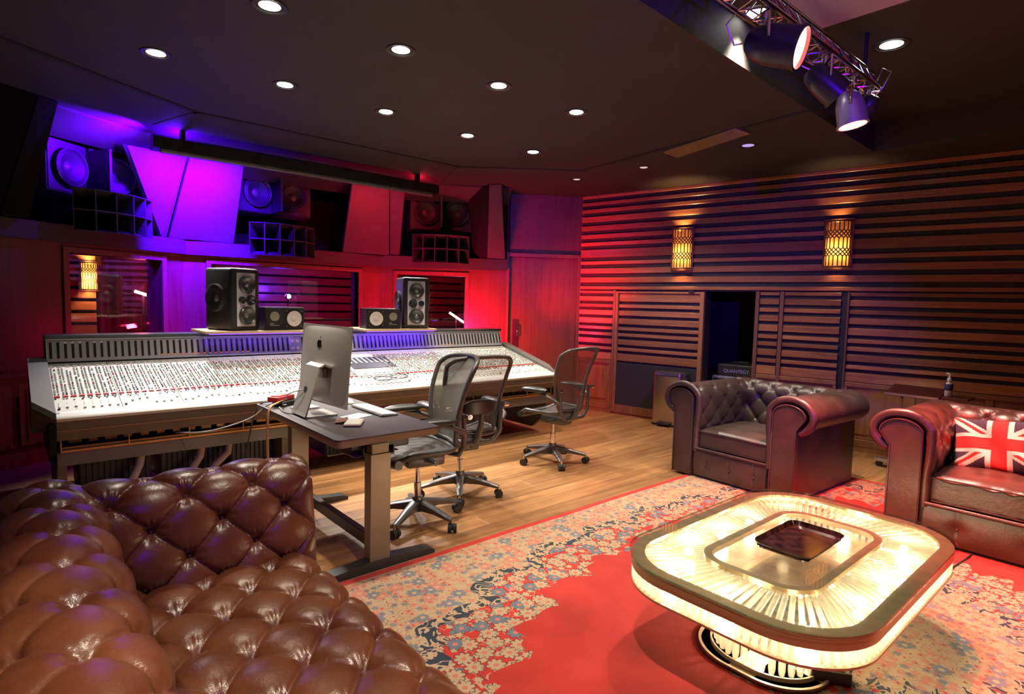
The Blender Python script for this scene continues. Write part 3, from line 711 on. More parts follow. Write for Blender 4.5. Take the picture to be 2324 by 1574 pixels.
def par_can(c, aim, label, lit, r=0.085, L=0.20, mc=None, power=0, hook=(0, 0), spot=50):
    c = Vector(c); aim = Vector(aim); d = (aim-c).normalized()
    t = thing('par_can', (c.x, 1.45, 2.93), 0, label, 'stage light', 'par cans on the truss')
    Q = Matrix.Translation(c) @ d.to_track_quat('Z', 'Y').to_matrix().to_4x4()
    m = MB(); m.lathe([(r*0.45, -L*0.55), (r*0.75, -L*0.42), (r*0.95, -L*0.1), (r, L*0.5), (r*1.06, L*0.5), (r*1.06, L*0.56), (r*0.92, L*0.56), (r*0.9, L*0.30)], 26, Q)
    m.lathe([(0.0001, -L*0.56), (r*0.46, -L*0.55)], 26, Q); m.build('can', mc or M_CAN, t, world=True, smooth=40)
    m = MB(); m.lathe([(r*0.93, L*0.48), (0.0001, L*0.50)], 26, Q)
    m.build('lens', emis('red_lens_'+label[:6], (1.0, 0.16, 0.13), 26) if lit else mat('red_gel', (0.45, 0.03, 0.02), 0.3), t, world=True)
    sd = d.cross(Vector((0, 0, 1))).normalized(); clamp = Vector((c.x+hook[0], 1.45+hook[1], 2.90))
    m = MB(); m.tube([c+sd*r*1.15, c+sd*r*1.15+Vector((0, 0, 0.11)), (c+clamp)/2+sd*0.03+Vector((0, 0, 0.05)), clamp, (c+clamp)/2-sd*0.03+Vector((0, 0, 0.05)), c-sd*r*1.15+Vector((0, 0, 0.11)), c-sd*r*1.15], 0.007, n=6)
    m.build('yoke', M_CHROME, t, world=True, smooth=60)
    m = MB(); m.cyl(clamp-Vector((0, 0, 0.02)), clamp+Vector((0, 0, 0.05)), 0.022, n=10); m.build('clamp', M_CHROME, t, world=True, smooth=40)
    # trailing cable loop
    p0 = c-d*L*0.55
    m = MB(); m.tube([p0, p0-d*0.07+Vector((0, 0, -0.02)), p0-d*0.10+sd*0.05+Vector((0, 0, 0.06)), p0-d*0.02+sd*0.04+Vector((0, 0, 0.16)), clamp+Vector((0.05, 0, 0.02))], 0.0045, n=6); m.build('cable', M_ALU, t, world=True, smooth=60)
    if power: light('par_beam', 'SPOT', c+d*(L*0.6), power, (1.0, 0.03, 0.03), t, target=aim, spot=spot, blend=0.6, radius=0.06)
    return t
par_can((2.86, 1.40, 2.78), (3.46, -1.30, 1.85), 'large lit red par can, nearest on the truss', True, r=0.10, L=0.24, power=P_PAR, spot=44)
par_can((3.57, 1.44, 2.80), (4.5, 0.35, 1.55), 'unlit par can with a red gel, hanging between the two lit ones', False, r=0.085, hook=(0.02, 0))
par_can((3.98, 1.44, 2.745), (4.15, 0.95, 0.0), 'lit red par can in a pale housing, toward the far truss end', True, r=0.085, L=0.19, mc=M_CANS, power=P_PAR*1.1, hook=(0.05, 0), spot=74)
par_can((4.30, 1.46, 2.83), (4.6, 2.6, 1.5), 'small dark par can hanging past the truss end', False, r=0.065, L=0.15, hook=(0.0, 0))
# blue flood behind the viewpoint
t = thing('blue_flood', (-0.4, -1.6, 0), 0, 'blue flood light on a stand behind the viewpoint', 'stage light')
m = MB(); m.cyl((-0.4, -1.6, 0), (-0.4, -1.6, 2.25), 0.018, n=8); m.build('stand', M_BLACKP, t, world=True)
m = MB(); m.bev((-0.55, -1.68, 2.25), (-0.25, -1.56, 2.45), 0.02); m.build('head', M_BLACKP, t, world=True)
light('flood_beam', 'SPOT', (-0.40, -1.53, 2.36), P_REAR_BLUE*2.2, (0.12, 0.0, 1.0), t, target=(6.2, 3.1, 1.0), spot=25, blend=0.6, radius=0.06)
light('flood_top', 'SPOT', (-0.40, -1.53, 2.36), P_REAR_BLUE*2.2, (0.10, 0.0, 1.0), t, target=(6.2, 4.4, 2.95), spot=32, blend=0.7, radius=0.06)
light('flood_side', 'SPOT', (-0.40, -1.53, 2.36), P_REAR_BLUE*0.22, (0.14, 0.0, 1.0), t, target=(0.25, 1.5, 0.6), spot=34, blend=0.7, radius=0.06)

# ================================================================ MIXING CONSOLE
M_STRIP = mat('console_panel', (0.60, 0.585, 0.52), 0.5, var=0.04, vscale=20); M_LIP = mat('console_lip', (0.62, 0.61, 0.58), 0.45)
M_CHEEK = mat('console_cheek', (0.15, 0.145, 0.13), 0.5); M_APRON = mat('console_apron', (0.13, 0.105, 0.08), 0.45)
M_METER = mat('meter_panel', (0.36, 0.35, 0.36), 0.5); M_SLOT = mat('meter_slot', (0.008, 0.008, 0.009), 0.3)
M_KNOB = mat('knob_grey', (0.34, 0.38, 0.35), 0.5); M_KRED = mat('knob_red', (0.55, 0.02, 0.03), 0.4); M_KBLK = mat('knob_black', (0.02, 0.02, 0.02), 0.4); M_KWHT = mat('knob_white', (0.78, 0.77, 0.74), 0.4)
M_COPPER = mat('trough_rail', (0.55, 0.27, 0.09), 0.35, metal=0.5)
CX0, CX1 = 0.20, 4.68
con = thing('mixing_console', (2.44, 5.15, 0), 0, 'large white mixing console with a long grey meter bridge', 'mixing console')
def cpart(name, mt, fn, smooth=None):
    m = MB(); fn(m); return m.build(name, mt, con, world=True, smooth=smooth)
Y0, Z0, Y1, Z1 = 4.63, 0.700, 5.585, 0.945
def sp(y): return Z0+(Z1-Z0)*(y-Y0)/(Y1-Y0)
sl = math.atan2(Z1-Z0, Y1-Y0)
# body below the surface
cpart('body', M_BLACK, lambda m: m.prism([(4.95, 0.40), (5.00, 0.70), (5.58, 0.92), (5.70, 0.92), (5.70, 0.36)], lambda a, b: (CX0, a, b), lambda a, b: (CX1, a, b)))
cpart('armrest', M_LIP, lambda m: m.prism([(4.595, 0.672), (4.590, 0.690), (4.60, 0.703), (4.66, 0.712), (4.70, 0.708), (4.70, 0.66)], lambda a, b: (CX0, a, b), lambda a, b: (CX1, a, b)), 50)
cpart('apron', M_APRON, lambda m: m.prism([(4.60, 0.672), (4.612, 0.60), (4.66, 0.535), (4.70, 0.535), (4.70, 0.672)], lambda a, b: (CX0-0.0, a, b), lambda a, b: (CX1, a, b)))
cpart('apron_trim', mat('apron_trim', (0.30, 0.18, 0.09), 0.4), lambda m: m.box((CX0, 4.606, 0.604), (CX1, 4.614, 0.612)))
cpart('lower_beam', M_APRON, lambda m: m.prism([(4.665, 0.452), (4.66, 0.368), (4.72, 0.355), (4.85, 0.355), (4.85, 0.452)], lambda a, b: (CX0, a, b), lambda a, b: (CX1, a, b)))
cpart('trough_back', M_BLACK, lambda m: m.box((CX0, 4.86, 0.40), (CX1, 4.90, 0.66)))
for yy, zz in ((4.672, 0.462), (4.70, 0.478)):
    cpart('trough_rail', M_COPPER, lambda m: m.bev((CX0+0.02, yy-0.012, zz-0.008), (CX1-0.02, yy+0.012, zz+0.008), 0.003))
for i in range(13):
    x = CX0+0.02+i*(CX1-CX0-0.04)/12
    cpart('trough_post', M_COPPER, lambda m: m.bev((x-0.004, 4.662, 0.455), (x+0.004, 4.674, 0.535), 0.002))
for i in range(44):
    x = CX0+0.10+i*0.1; w = random.choice((0.05, 0.06, 0.07))
    cpart('patch_block', M_COPPER if i % 9 else M_BRASS, lambda m: m.bev((x-w/2, 4.78, 0.485), (x+w/2, 4.80, 0.515), 0.003))
# end cheeks
for s, xc in ((-1, CX0), (1, CX1)):
    xo = xc+s*0.115
    cpart('cheek', M_CHEEK, lambda m: m.prism([(4.60, 0.655), (4.585, 0.685), (4.62, 0.722), (5.60, 0.985), (5.72, 0.985), (5.72, 0.50), (5.2, 0.50)] if True else [], lambda a, b: (xc, a, b), lambda a, b: (xo, a+(0.22 if a < 4.7 else 0.0), b+(0.055 if a < 4.7 and b > 0.6 else 0.0))), 30)
    cpart('cheek_under', M_BLACK, lambda m: m.prism([(4.62, 0.655), (4.66, 0.45), (4.85, 0.36), (5.70, 0.36), (5.70, 0.52)], lambda a, b: (xc, a, b), lambda a, b: (xc+s*0.035, a+0.02, b)))
    cpart('pedestal', M_APRON, lambda m: m.prism([(4.68, 0.46), (4.74, 0.20), (4.95, 0.04), (5.55, 0.04), (5.60, 0.46)], lambda a, b: (xc-s*0.0, a, b), lambda a, b: (xc-s*0.05, a, b)))
for x in (1.70, 3.2):
    cpart('pedestal', M_APRON, lambda m: m.box((x-0.03, 4.80, 0.03), (x+0.03, 5.5, 0.37)))
# bays of eight channel strips
bays = [0.200, 0.566, 0.934, 1.303, 1.666, 2.033, 2.42, 2.817, 3.195, 3.570, 3.940, 4.300, 4.680]
U = Vector((0, math.cos(sl), math.sin(sl))); Nn = Vector((0, -math.sin(sl), math.cos(sl)))
def bay_knobs(W, seed, central=False):
    rnd = random.Random(seed); G = MB(); Rr = MB(); K = MB(); Wt = MB()
    nch = 8; cw = W/nch; Ltot = math.hypot(Y1-Y0, Z1-Z0)
    def at(x, v, h): return Vector((x, 0, 0))+U*v+Nn*h
    for c in range(nch):
        x0 = c*cw
        for k in range(22):
            v = 0.36+k*0.0235
            if central: continue
            for sx in (0.30, 0.70):
                if rnd.random() < 0.16: continue
                tgt = Rr if (k in (7, 14, 21) and sx < .5) else (K if rnd.random() < 0.05 else G)
                r = 0.0058
                tgt.cyl(at(x0+cw*sx, v, 0.0), at(x0+cw*sx, v, 0.010), r, r*0.8, n=6)
        # top patch of beige buttons, red row, fader caps, small buttons
        for k in range(5):
            v = Ltot-0.020-k*0.016
            Wt.box(*[tuple(at(x0+cw*a, v+b, h)) for a, b, h in ((0.2, -0.004, 0.0), (0.8, 0.004, 0.004))]) if not central else None
        p = [at(x0+cw*a, 0.318+b, h) for h in (0, 0.008) for a, b in ((0.14, -0.010), (0.80, -0.010), (0.80, 0.010), (0.14, 0.010))]
        (Rr if not central else Wt).add(p, [(0,3,2,1),(4,5,6,7),(0,1,5,4),(1,2,6,5),(2,3,7,6),(3,0,4,7)])
        for v in (0.285, 0.262):
            for a in ((0.25, 0.62) if v > 0.27 else (0.45,)):
                if rnd.random() < 0.75:
                    q = at(x0+cw*a, v, 0.0); p = [q+Vector((dx, 0, 0))+U*dv+Nn*h for h in (0, 0.006) for dx, dv in ((-.005, -.006), (.005, -.006), (.005, .006), (-.005, .006))]
                    (K if rnd.random() < .5 else G).add(p, [(0,3,2,1),(4,5,6,7),(0,1,5,4),(1,2,6,5),(2,3,7,6),(3,0,4,7)])
        # fader slot and cap
        q = at(x0+cw*0.5, 0.16, 0.0); p = [q+Vector((dx, 0, 0))+U*dv+Nn*h for h in (0, 0.0012) for dx, dv in ((-.0016, -.06), (.0016, -.06), (.0016, .06), (-.0016, .06))]
        G.add(p, [(0,3,2,1),(4,5,6,7),(0,1,5,4),(1,2,6,5),(2,3,7,6),(3,0,4,7)])
        q = at(x0+cw*0.5, 0.115+rnd.random()*0.09 if rnd.random() < .4 else 0.115, 0.0); p = [q+Vector((dx, 0, 0))+U*dv+Nn*h for h in (0, 0.010) for dx, dv in ((-.006, -.011), (.006, -.011), (.006, .011), (-.006, .011))]
        (Wt if rnd.random() < 0.93 else K).add(p, [(0,3,2,1),(4,5,6,7),(0,1,5,4),(1,2,6,5),(2,3,7,6),(3,0,4,7)])
    return G, Rr, K, Wt
kn_cache = {}
for i in range(12):
    xa, xb = bays[i], bays[i+1]; central = i == 6
    m = MB(); p = [(xa+0.002, Y0+0.055, sp(Y0+0.055)), (xb-0.002, Y0+0.055, sp(Y0+0.055)), (xb-0.002, Y1, Z1), (xa+0.002, Y1, Z1)]
    m.slab(p, 0.03); bay = m.build('channel_bay', M_STRIP, con, world=True)
    key = 'c' if central else i % 3
    if key not in kn_cache:
        G, Rr, K, Wt = bay_knobs(0.366, i+3, central); kn_cache[key] = []
        for nm, q, mt in (('knob_rows', G, M_KNOB), ('red_buttons', Rr, M_KRED), ('black_buttons', K, M_KBLK), ('white_buttons', Wt, M_KWHT)):
            if not q.v: continue
            o = q.build(nm, mt, bay); o['kind'] = 'stuff'; kn_cache[key].append((nm, o)); o.location = FRAME[con].inverted() @ Vector((xa, Y0, Z0+0.001)); o.scale = ((xb-xa)/0.366, 1, 1)
    else:
        for nm, src in kn_cache[key]:
            o = inst(nm, src.data, bay); o['kind'] = 'stuff'; o.location = FRAME[con].inverted() @ Vector((xa, Y0, Z0+0.001)); o.scale = ((xb-xa)/0.366, 1, 1)
def onsurf(x, v, h): return Vector((x, Y0, Z0))+U*v+Nn*h
# centre section: screen panel and control blocks
m = MB(); m.slab([onsurf(2.46, 0.50, 0.006), onsurf(2.92, 0.50, 0.006), onsurf(2.92, 0.80, 0.006), onsurf(2.46, 0.80, 0.006)], 0.012); scp = m.build('screen_panel', mat('screen_panel', (0.03, 0.03, 0.035), 0.3), con, world=True)
for r in range(8):
    x = 2.485+r*0.055
    m = MB(); m.slab([onsurf(x, 0.63, 0.010), onsurf(x+0.022, 0.63, 0.010), onsurf(x+0.022, 0.78, 0.010), onsurf(x, 0.78, 0.010)], 0.004); m.build('display_bar', mat('display_bar', (0.26, 0.27, 0.27), 0.3), scp, world=True)
m = MB()
for r in range(7):
    for c in range(9):
        if random.random() < 0.25: continue
        q = onsurf(2.46+c*0.05, 0.10+r*0.045, 0); p = [q+Vector((dx, 0, 0))+U*dv+Nn*h for h in (0, 0.008) for dx, dv in ((-.014, -.009), (.014, -.009), (.014, .009), (-.014, .009))]
        m.add(p, [(0,3,2,1),(4,5,6,7),(0,1,5,4),(1,2,6,5),(2,3,7,6),(3,0,4,7)])
o = m.build('transport_keys', mat('transport_keys', (0.45, 0.46, 0.46), 0.4), con, world=True); o['kind'] = 'stuff'
for cx_, cv in ((2.62, 0.22), (2.80, 0.24)):
    m = MB(); m.tube([onsurf(cx_+0.09*math.cos(a), cv+0.05*math.sin(a), 0.006) for a in [2*PI*k/20 for k in range(20)]], 0.004, n=5, closed=True); m.build('key_surround', M_KBLK, con, world=True, smooth=60)
# scribble strip with papers at the front
m = MB(); m.slab([onsurf(0.22, 0.03, 0.004), onsurf(4.66, 0.03, 0.004), onsurf(4.66, 0.062, 0.004), onsurf(0.22, 0.062, 0.004)], 0.004); m.build('scribble_strip', M_KWHT, con, world=True)
# meter bridge
BY0, BZ0, BY1, BZ1 = 5.585, 0.955, 5.635, 1.125
BU = Vector((0, BY1-BY0, BZ1-BZ0)).normalized(); BN = Vector((0, -BU.z, BU.y)); BL = math.hypot(BY1-BY0, BZ1-BZ0)
cpart('bridge_case', M_BLACKP, lambda m: m.prism([(5.60, 0.93), (5.655, 1.125), (5.62, 1.135), (5.61, 1.158), (5.86, 1.158), (5.88, 0.93)], lambda a, b: (CX0-0.01, a, b), lambda a, b: (CX1+0.01, a, b)))
cpart('bridge_trim', mat('bridge_trim', (0.42, 0.40, 0.40), 0.35, metal=0.6), lambda m: m.bev((CX0-0.01, 5.618, 1.122), (CX1+0.01, 5.63, 1.132), 0.003))
slot_me = None
M_SLED = emis('meter_led', (1.0, 0.15, 0.03), 1.3); M_STAPE = mat('paper_tape', (0.85, 0.84, 0.82), 0.6)
for i in range(12):
    xa, xb = bays[i], bays[i+1]; W_ = xb-xa
    def bp(x, v, h): return Vector((x, BY0, BZ0))+BU*v+BN*h
    m = MB(); m.slab([bp(xa+0.004, 0.002, 0.004), bp(xb-0.004, 0.002, 0.004), bp(xb-0.004, BL-0.002, 0.004), bp(xa+0.004, BL-0.002, 0.004)], 0.02)
    mod = m.build('meter_module', M_METER, con, world=True)
    for c in range(8):
        x = xa+W_*(c+0.5)/8+0.0
        if i == 5 and c in (0, 1):
            for vv in (0.05, 0.12):
                m = MB(); m.slab([bp(x-0.016, vv-0.014, 0.007), bp(x+0.016, vv-0.014, 0.007), bp(x+0.016, vv+0.014, 0.007), bp(x-0.016, vv+0.014, 0.007)], 0.003); m.build('label_plate', mat('label_plate', (0.80, 0.70, 0.45), 0.5), mod, world=True)
            continue
        m = MB(); m.slab([bp(x-0.0085, 0.028, 0.006), bp(x+0.0085, 0.028, 0.006), bp(x+0.0085, 0.155, 0.006), bp(x-0.0085, 0.155, 0.006)], 0.003); s = m.build('meter', M_SLOT, mod, world=True)
        if i == 0 and c in (2, 3, 4, 6, 7):
            m = MB(); m.slab([bp(x-0.008, 0.143, 0.008), bp(x+0.008, 0.143, 0.008), bp(x+0.008, 0.158, 0.008), bp(x-0.008, 0.158, 0.008)], 0.002); m.build('tape', M_STAPE, mod, world=True)
        if i in (2, 3) or (i == 9 and c > 3):
            m = MB(); m.slab([bp(x-0.007, 0.030, 0.0072), bp(x+0.007, 0.030, 0.0072), bp(x+0.007, 0.036, 0.0072), bp(x-0.007, 0.036, 0.0072)], 0.001); m.build('meter_light', M_SLED, mod, world=True)
    m = MB(); m.slab([bp(xa-0.0035, 0.0, 0.006), bp(xa+0.0035, 0.0, 0.006), bp(xa+0.0035, BL, 0.006), bp(xa-0.0035, BL, 0.006)], 0.004); m.build('module_seam', M_ALU, con, world=True)
# card frames hanging under the console
M_CARD = mat('card_frame', (0.025, 0.028, 0.027), 0.45)
for i, x in enumerate((0.55, 1.05, 1.55, 2.35, 2.85, 3.55, 4.05)):
    cpart('card_frame', M_CARD, lambda m: m.bev((x-0.22, 5.02, 0.06), (x+0.22, 5.5, 0.36), 0.006))
    for k in range(12):
        cpart('card', M_BLACKP, lambda m: m.box((x-0.21+k*0.036, 5.005, 0.075), (x-0.19+k*0.036, 5.022, 0.345)))
    cpart('card_label', mat('card_label', (0.55, 0.53, 0.47), 0.5), lambda m: m.box((x-0.20, 5.0, 0.052), (x+0.20, 5.03, 0.062)))
# pale ducts bending out from under the front
for xs in ((0.62, 0.70), (1.0, 1.10), (1.16, 1.30)):
    a, b = xs
    cpart('cable_duct', mat('cable_duct', (0.55, 0.49, 0.40), 0.5), lambda m: m.tube([(b, 4.93, 0.34), (b-0.02, 4.90, 0.25), (a+0.02, 4.86, 0.18), (a-0.06, 4.82, 0.06)], 0.028, n=8), 60)
# light strips on the back of the console washing the wall red
for x0, x1, pw, tg in ((1.15, 1.40, P_RED_UP*0.07, (1.36, 7.2, 1.12)), (3.35, 3.8, P_RED_UP*0.5, (3.75, 7.2, 1.3)), (4.20, 4.65, P_RED_UP*2.2, (5.10, 6.4, 1.35))):
    m = MB(); m.box((x0, 5.885, 1.02), (x1, 5.905, 1.05)); m.build('red_light_strip', M_SR, con, world=True)
    light('red_up_wash', 'AREA', ((x0+x1)/2, 5.93, 1.02), pw, (1.0, 0.01, 0.07), con, target=tg, size=x1-x0, size_y=0.06)

m = MB(); m.cyl((4.74, 5.80, 1.00), (4.78, 5.78, 1.06), 0.05, n=16); m.build('corner_spot', M_BLACKP, con, world=True, smooth=40)
light('red_corner_spot', 'SPOT', (4.80, 5.77, 1.09), 330.0, (1.0, 0.012, 0.02), con, target=(6.17, 5.50, 1.80), spot=58, blend=1.0, radius=0.03)

# ---- shelf boards and loudspeakers on the bridge
M_BOARD = wood('shelf_board', (0.45, 0.30, 0.16), (0.62, 0.45, 0.27), axis=0, rough=0.5, rand=0.05)
def shelf(x0, x1, label, pw=0.5):
    t = thing('shelf_board', ((x0+x1)/2, 5.72, 1.160), 0, label, 'shelf', 'pale boards lying on the meter bridge')
    m = MB(); m.bev((x0, 5.46, 1.160), (x1, 5.99, 1.182), 0.003); m.build('board', M_BOARD, t, world=True)
    m = MB(); m.box((x0+0.03, 5.47, 1.153), (x1-0.03, 5.482, 1.1598)); m.build('light_strip', M_SB, t, world=True)
    light('strip_glow', 'AREA', ((x0+x1)/2, 5.478, 1.150), pw, (0.12, 0.02, 1.0), t, target=((x0+x1)/2, 5.60, 1.02), size=x1-x0-0.06, size_y=0.015)
    return t
shelf(1.262, 2.20, 'pale wooden board under the first pair of loudspeakers, beside the computer')
shelf(2.74, 3.62, 'pale wooden board under the second pair of loudspeakers, toward the door', 2.2)
M_CABB = mat('speaker_black', (0.016, 0.016, 0.017), 0.42); M_BAFF = mat('speaker_baffle', (0.70, 0.66, 0.74), 0.4)
def driver(mb, x, z, r, y=0.0): 
    return Matrix.Translation((x, y, z)) @ Matrix.Rotation(PI/2, 4, 'X')
def add_driver(t, name, x, z, r, y, M=None, cone=None, sub=True):
    Q = M if M is not None else driver(None, x, z, r, y)
    m = MB(); m.lathe([(r, 0.0), (r, 0.020), (r*0.93, 0.025), (r*0.84, 0.018), (r*0.77, 0.022), (r*0.34, 0.003), (r*0.28, 0.003)], 30, Q); w = m.build(name, cone or M_CONE2, t, smooth=35)
    m = MB(); m.lathe([(r*0.30, 0.003), (r*0.24, 0.011), (0.0001, 0.016)], 18, Q); m.build('dust_cap', M_CAP, w, smooth=60)
    return w
M_CONE2 = mat('cone_dark', (0.035, 0.035, 0.035), 0.3, spec=0.7); M_CAP = mat('cap_grey', (0.10, 0.10, 0.10), 0.25, spec=0.8)
def tower_speaker(x, y, rz, mirror, label):
    """front at local -y"""
    t = thing('studio_monitor', (x, y, 1.182), rz, label, 'loudspeaker', 'black studio monitors with pale baffles')
    w, h, d = 0.30, 0.56, 0.36
    m = MB(); m.bev((-w/2, -d/2, 0.0), (w/2, d/2, h), 0.028, n=4); m.build('cabinet', M_CABB, t, smooth=40)
    m = MB(); m.bev((-0.098, -d/2-0.004, 0.038), (0.098, -d/2+0.01, h-0.040), 0.012, n=3); bf = m.build('baffle', M_BAFF, t, smooth=40)
    yf = -d/2-0.004
    add_driver(t, 'midrange_driver', 0, h-0.145, 0.082, yf); add_driver(t, 'midrange_driver', 0, 0.135, 0.082, yf)
    add_driver(t, 'midrange_dome', 0.040*mirror, h/2-0.005, 0.045, yf); add_driver(t, 'tweeter', -0.052*mirror, h/2-0.005, 0.032, yf)
    for s in (-1, 1):
        Q = Matrix.Translation((s*w/2, 0.02, h*0.52)) @ Matrix.Rotation(s*PI/2, 4, 'Y')
        add_driver(t, 'side_woofer', 0, 0, 0.125, 0, M=Q, cone=M_SIDEW)
    return t
M_SIDEW = mat('side_woofer', (0.055, 0.048, 0.042), 0.3, metal=0.4)
tower_speaker(1.545, 5.70, 0.40, 1, 'black studio monitor with pale baffle, the one nearer the console end')
tower_speaker(3.43, 5.68, -0.30, -1, 'black studio monitor with pale baffle, the one nearer the door')
M_NSW = mat('white_cone', (0.82, 0.80, 0.76), 0.5); M_NST = mat('tweeter_mesh', (0.22, 0.20, 0.16), 0.5)
def bookshelf(x, y, rz, mirror, label):
    t = thing('bookshelf_monitor', (x, y, 1.182), rz, label, 'loudspeaker', 'black bookshelf monitors with white cones')
    w, h, d = 0.385, 0.215, 0.20; yf = -d/2
    m = MB(); m.bev((-w/2, -d/2, 0), (w/2, d/2, h), 0.004); m.build('cabinet', M_CABB, t)
    m = MB(); m.bev((-w/2+0.008, yf-0.004, 0.008), (w/2-0.008, yf+0.002, h-0.008), 0.002); m.build('baffle', M_BLACKP, t)
    Q = driver(None, 0.085*mirror, h/2, 0.075, yf-0.004)
    m = MB(); m.lathe([(0.086, 0.0), (0.086, 0.006), (0.072, 0.008)], 30, Q); m.build('surround', M_BLACKP, t, smooth=40)
    m = MB(); m.lathe([(0.074, 0.010), (0.03, 0.002), (0.025, 0.008), (0.0001, 0.010)], 30, Q); m.build('white_cone', M_NSW, t, smooth=60)
    Q = driver(None, -0.105*mirror, h*0.60, 0.03, yf-0.004)
    m = MB(); m.lathe([(0.045, 0.0), (0.045, 0.006), (0.03, 0.007), (0.02, 0.010), (0.0001, 0.014)], 24, Q); m.build('tweeter', M_NST, t, smooth=40)
    for dx, dz in ((-1, -1), (1, -1), (-1, 1), (1, 1)):
        Q2 = driver(None, 0.085*mirror+dx*0.072, h/2+dz*0.072, 0.006, yf-0.004); m = MB(); m.lathe([(0.005, 0.0), (0.005, 0.004), (0.0001, 0.005)], 8, Q2); m.build('screw', M_ALU, t)
    m = MB(); m.box((-0.105*mirror-0.045, yf-0.006, 0.042), (-0.105*mirror+0.045, yf-0.004, 0.047)); m.box((-0.105*mirror-0.045, yf-0.006, 0.056), (-0.105*mirror-0.010, yf-0.004, 0.064)); m.build('badge', mat('badge', (0.4, 0.4, 0.42), 0.4), t)
    return t
bookshelf(1.96, 5.66, 0.12, 1, 'black bookshelf monitor lying on its side, next to the computer')
bookshelf(3.02, 5.66, -0.12, -1, 'black bookshelf monitor lying on its side, toward the door')

# ================================================================ DESK AND COMPUTER
M_DTOP = mat('desk_top', (0.055, 0.046, 0.050), 0.42, var=0.1, vscale=40); M_DLEG = mat('desk_leg', (0.20, 0.165, 0.125), 0.38, metal=0.75); M_DFOOT = mat('desk_foot', (0.03, 0.028, 0.027), 0.35)
DZ = 0.755
dk = thing('standing_desk', (1.59, 3.48, 0), 0, 'black topped height adjustable desk with metal legs', 'desk')
m = MB()
def rrect(x0, x1, y0, y1, r, n=6):
    P = []
    for cx_, cy_, a0 in ((x1-r, y1-r, 0), (x0+r, y1-r, PI/2), (x0+r, y0+r, PI), (x1-r, y0+r, 1.5*PI)):
        for k in range(n+1):
            a = a0+PI/2*k/n; P.append((cx_+r*math.cos(a), cy_+r*math.sin(a)))
    return P
m.prism(rrect(1.265, 1.91, 2.83, 4.15, 0.03), lambda x, y: (x, y, DZ-0.008), lambda x, y: (x, y, DZ)); m.build('top', M_DTOP, dk, world=True)
m = MB(); m.prism(rrect(1.267, 1.908, 2.832, 4.148, 0.03), lambda x, y: (x, y, DZ-0.045), lambda x, y: (x, y, DZ-0.009)); m.build('edge', mat('desk_edge_lit', (0.30, 0.20, 0.12), 0.45), dk, world=True)  # edge colour lightened to carry the warm light falling on the front
for yy in (2.85, 4.02):
    m = MB(); m.bev((1.45, yy-0.035, 0.05), (1.575, yy+0.035, DZ-0.10), 0.004); lg_ = m.build('leg', M_DLEG, dk, world=True)
    m = MB(); m.bev((1.46, yy-0.03, DZ-0.10), (1.565, yy+0.03, DZ-0.046), 0.003); m.build('collar', M_DLEG, lg_, world=True)
    m = MB(); m.prism([(1.16, 0), (1.16, 0.02), (1.19, 0.035), (1.45, 0.055), (1.58, 0.055), (1.83, 0.035), (1.87, 0.02), (1.87, 0)], lambda a, b: (a, yy-0.04, b), lambda a, b: (a, yy+0.04, b)); m.build('foot', M_DFOOT, dk, world=True, smooth=50)
m = MB(); m.bev((1.485, 2.885, 0.10), (1.525, 3.985, 0.17), 0.004); m.build('crossbar', M_DFOOT, dk, world=True)
m = MB(); m.bev((1.38, 2.90, DZ-0.085), (1.66, 4.0, DZ-0.046), 0.004); m.build('underframe', M_DFOOT, dk, world=True)
m = MB(); m.bev((1.70, 3.10, DZ-0.16), (1.86, 3.45, DZ-0.05), 0.01); m.build('cable_tray', M_BLACKP, dk, world=True)

# all-in-one computer, its back to the camera
ic = thing('desktop_computer', (1.55, 3.63, DZ), 0, 'silver all in one desktop computer seen from behind, standing on the desk', 'computer')
tilt = 0.10
XC = 1.52; YA, YB = 3.29, 3.93; ZB = 0.062; HH = 0.505
def scr(y, z, n):        # y along, z up the panel from its bottom, n thickness towards the rear (-x)
    return (XC-0.08*(y-3.61)-n+z*0.07, y, DZ+ZB+z)
m = MB()
def back(u, v):
    y = YA+(YB-YA)*u; z = HH*v
    e = min(1, 4*u*(1-u)*1.0); e2 = min(1.0, 4*v*(1-v))
    return scr(y, z, 0.006+0.038*(e**0.6)*(e2**0.6))
M_ALUS = mat('satin_aluminium', (0.52, 0.50, 0.46), 0.38, metal=0.35)
m.grid(back, 25, 25); m.build('rear_shell', M_ALUS, ic, world=True, smooth=180)
m = MB(); P = [scr(YA, 0, 0.006), scr(YB, 0, 0.006), scr(YB, HH, 0.006), scr(YA, HH, 0.006)]; m.slab([P[3], P[2], P[1], P[0]], -0.006); m.build('edge', M_ALUS, ic, world=True)
m = MB(); Q = [scr(YA+0.012, 0.07, -0.001), scr(YB-0.012, 0.07, -0.001), scr(YB-0.012, HH-0.012, -0.001), scr(YA+0.012, HH-0.012, -0.001)]; m.slab(Q, 0.002); m.build('screen', mat('screen_glass', (0.01, 0.01, 0.012), 0.08), ic, world=True)
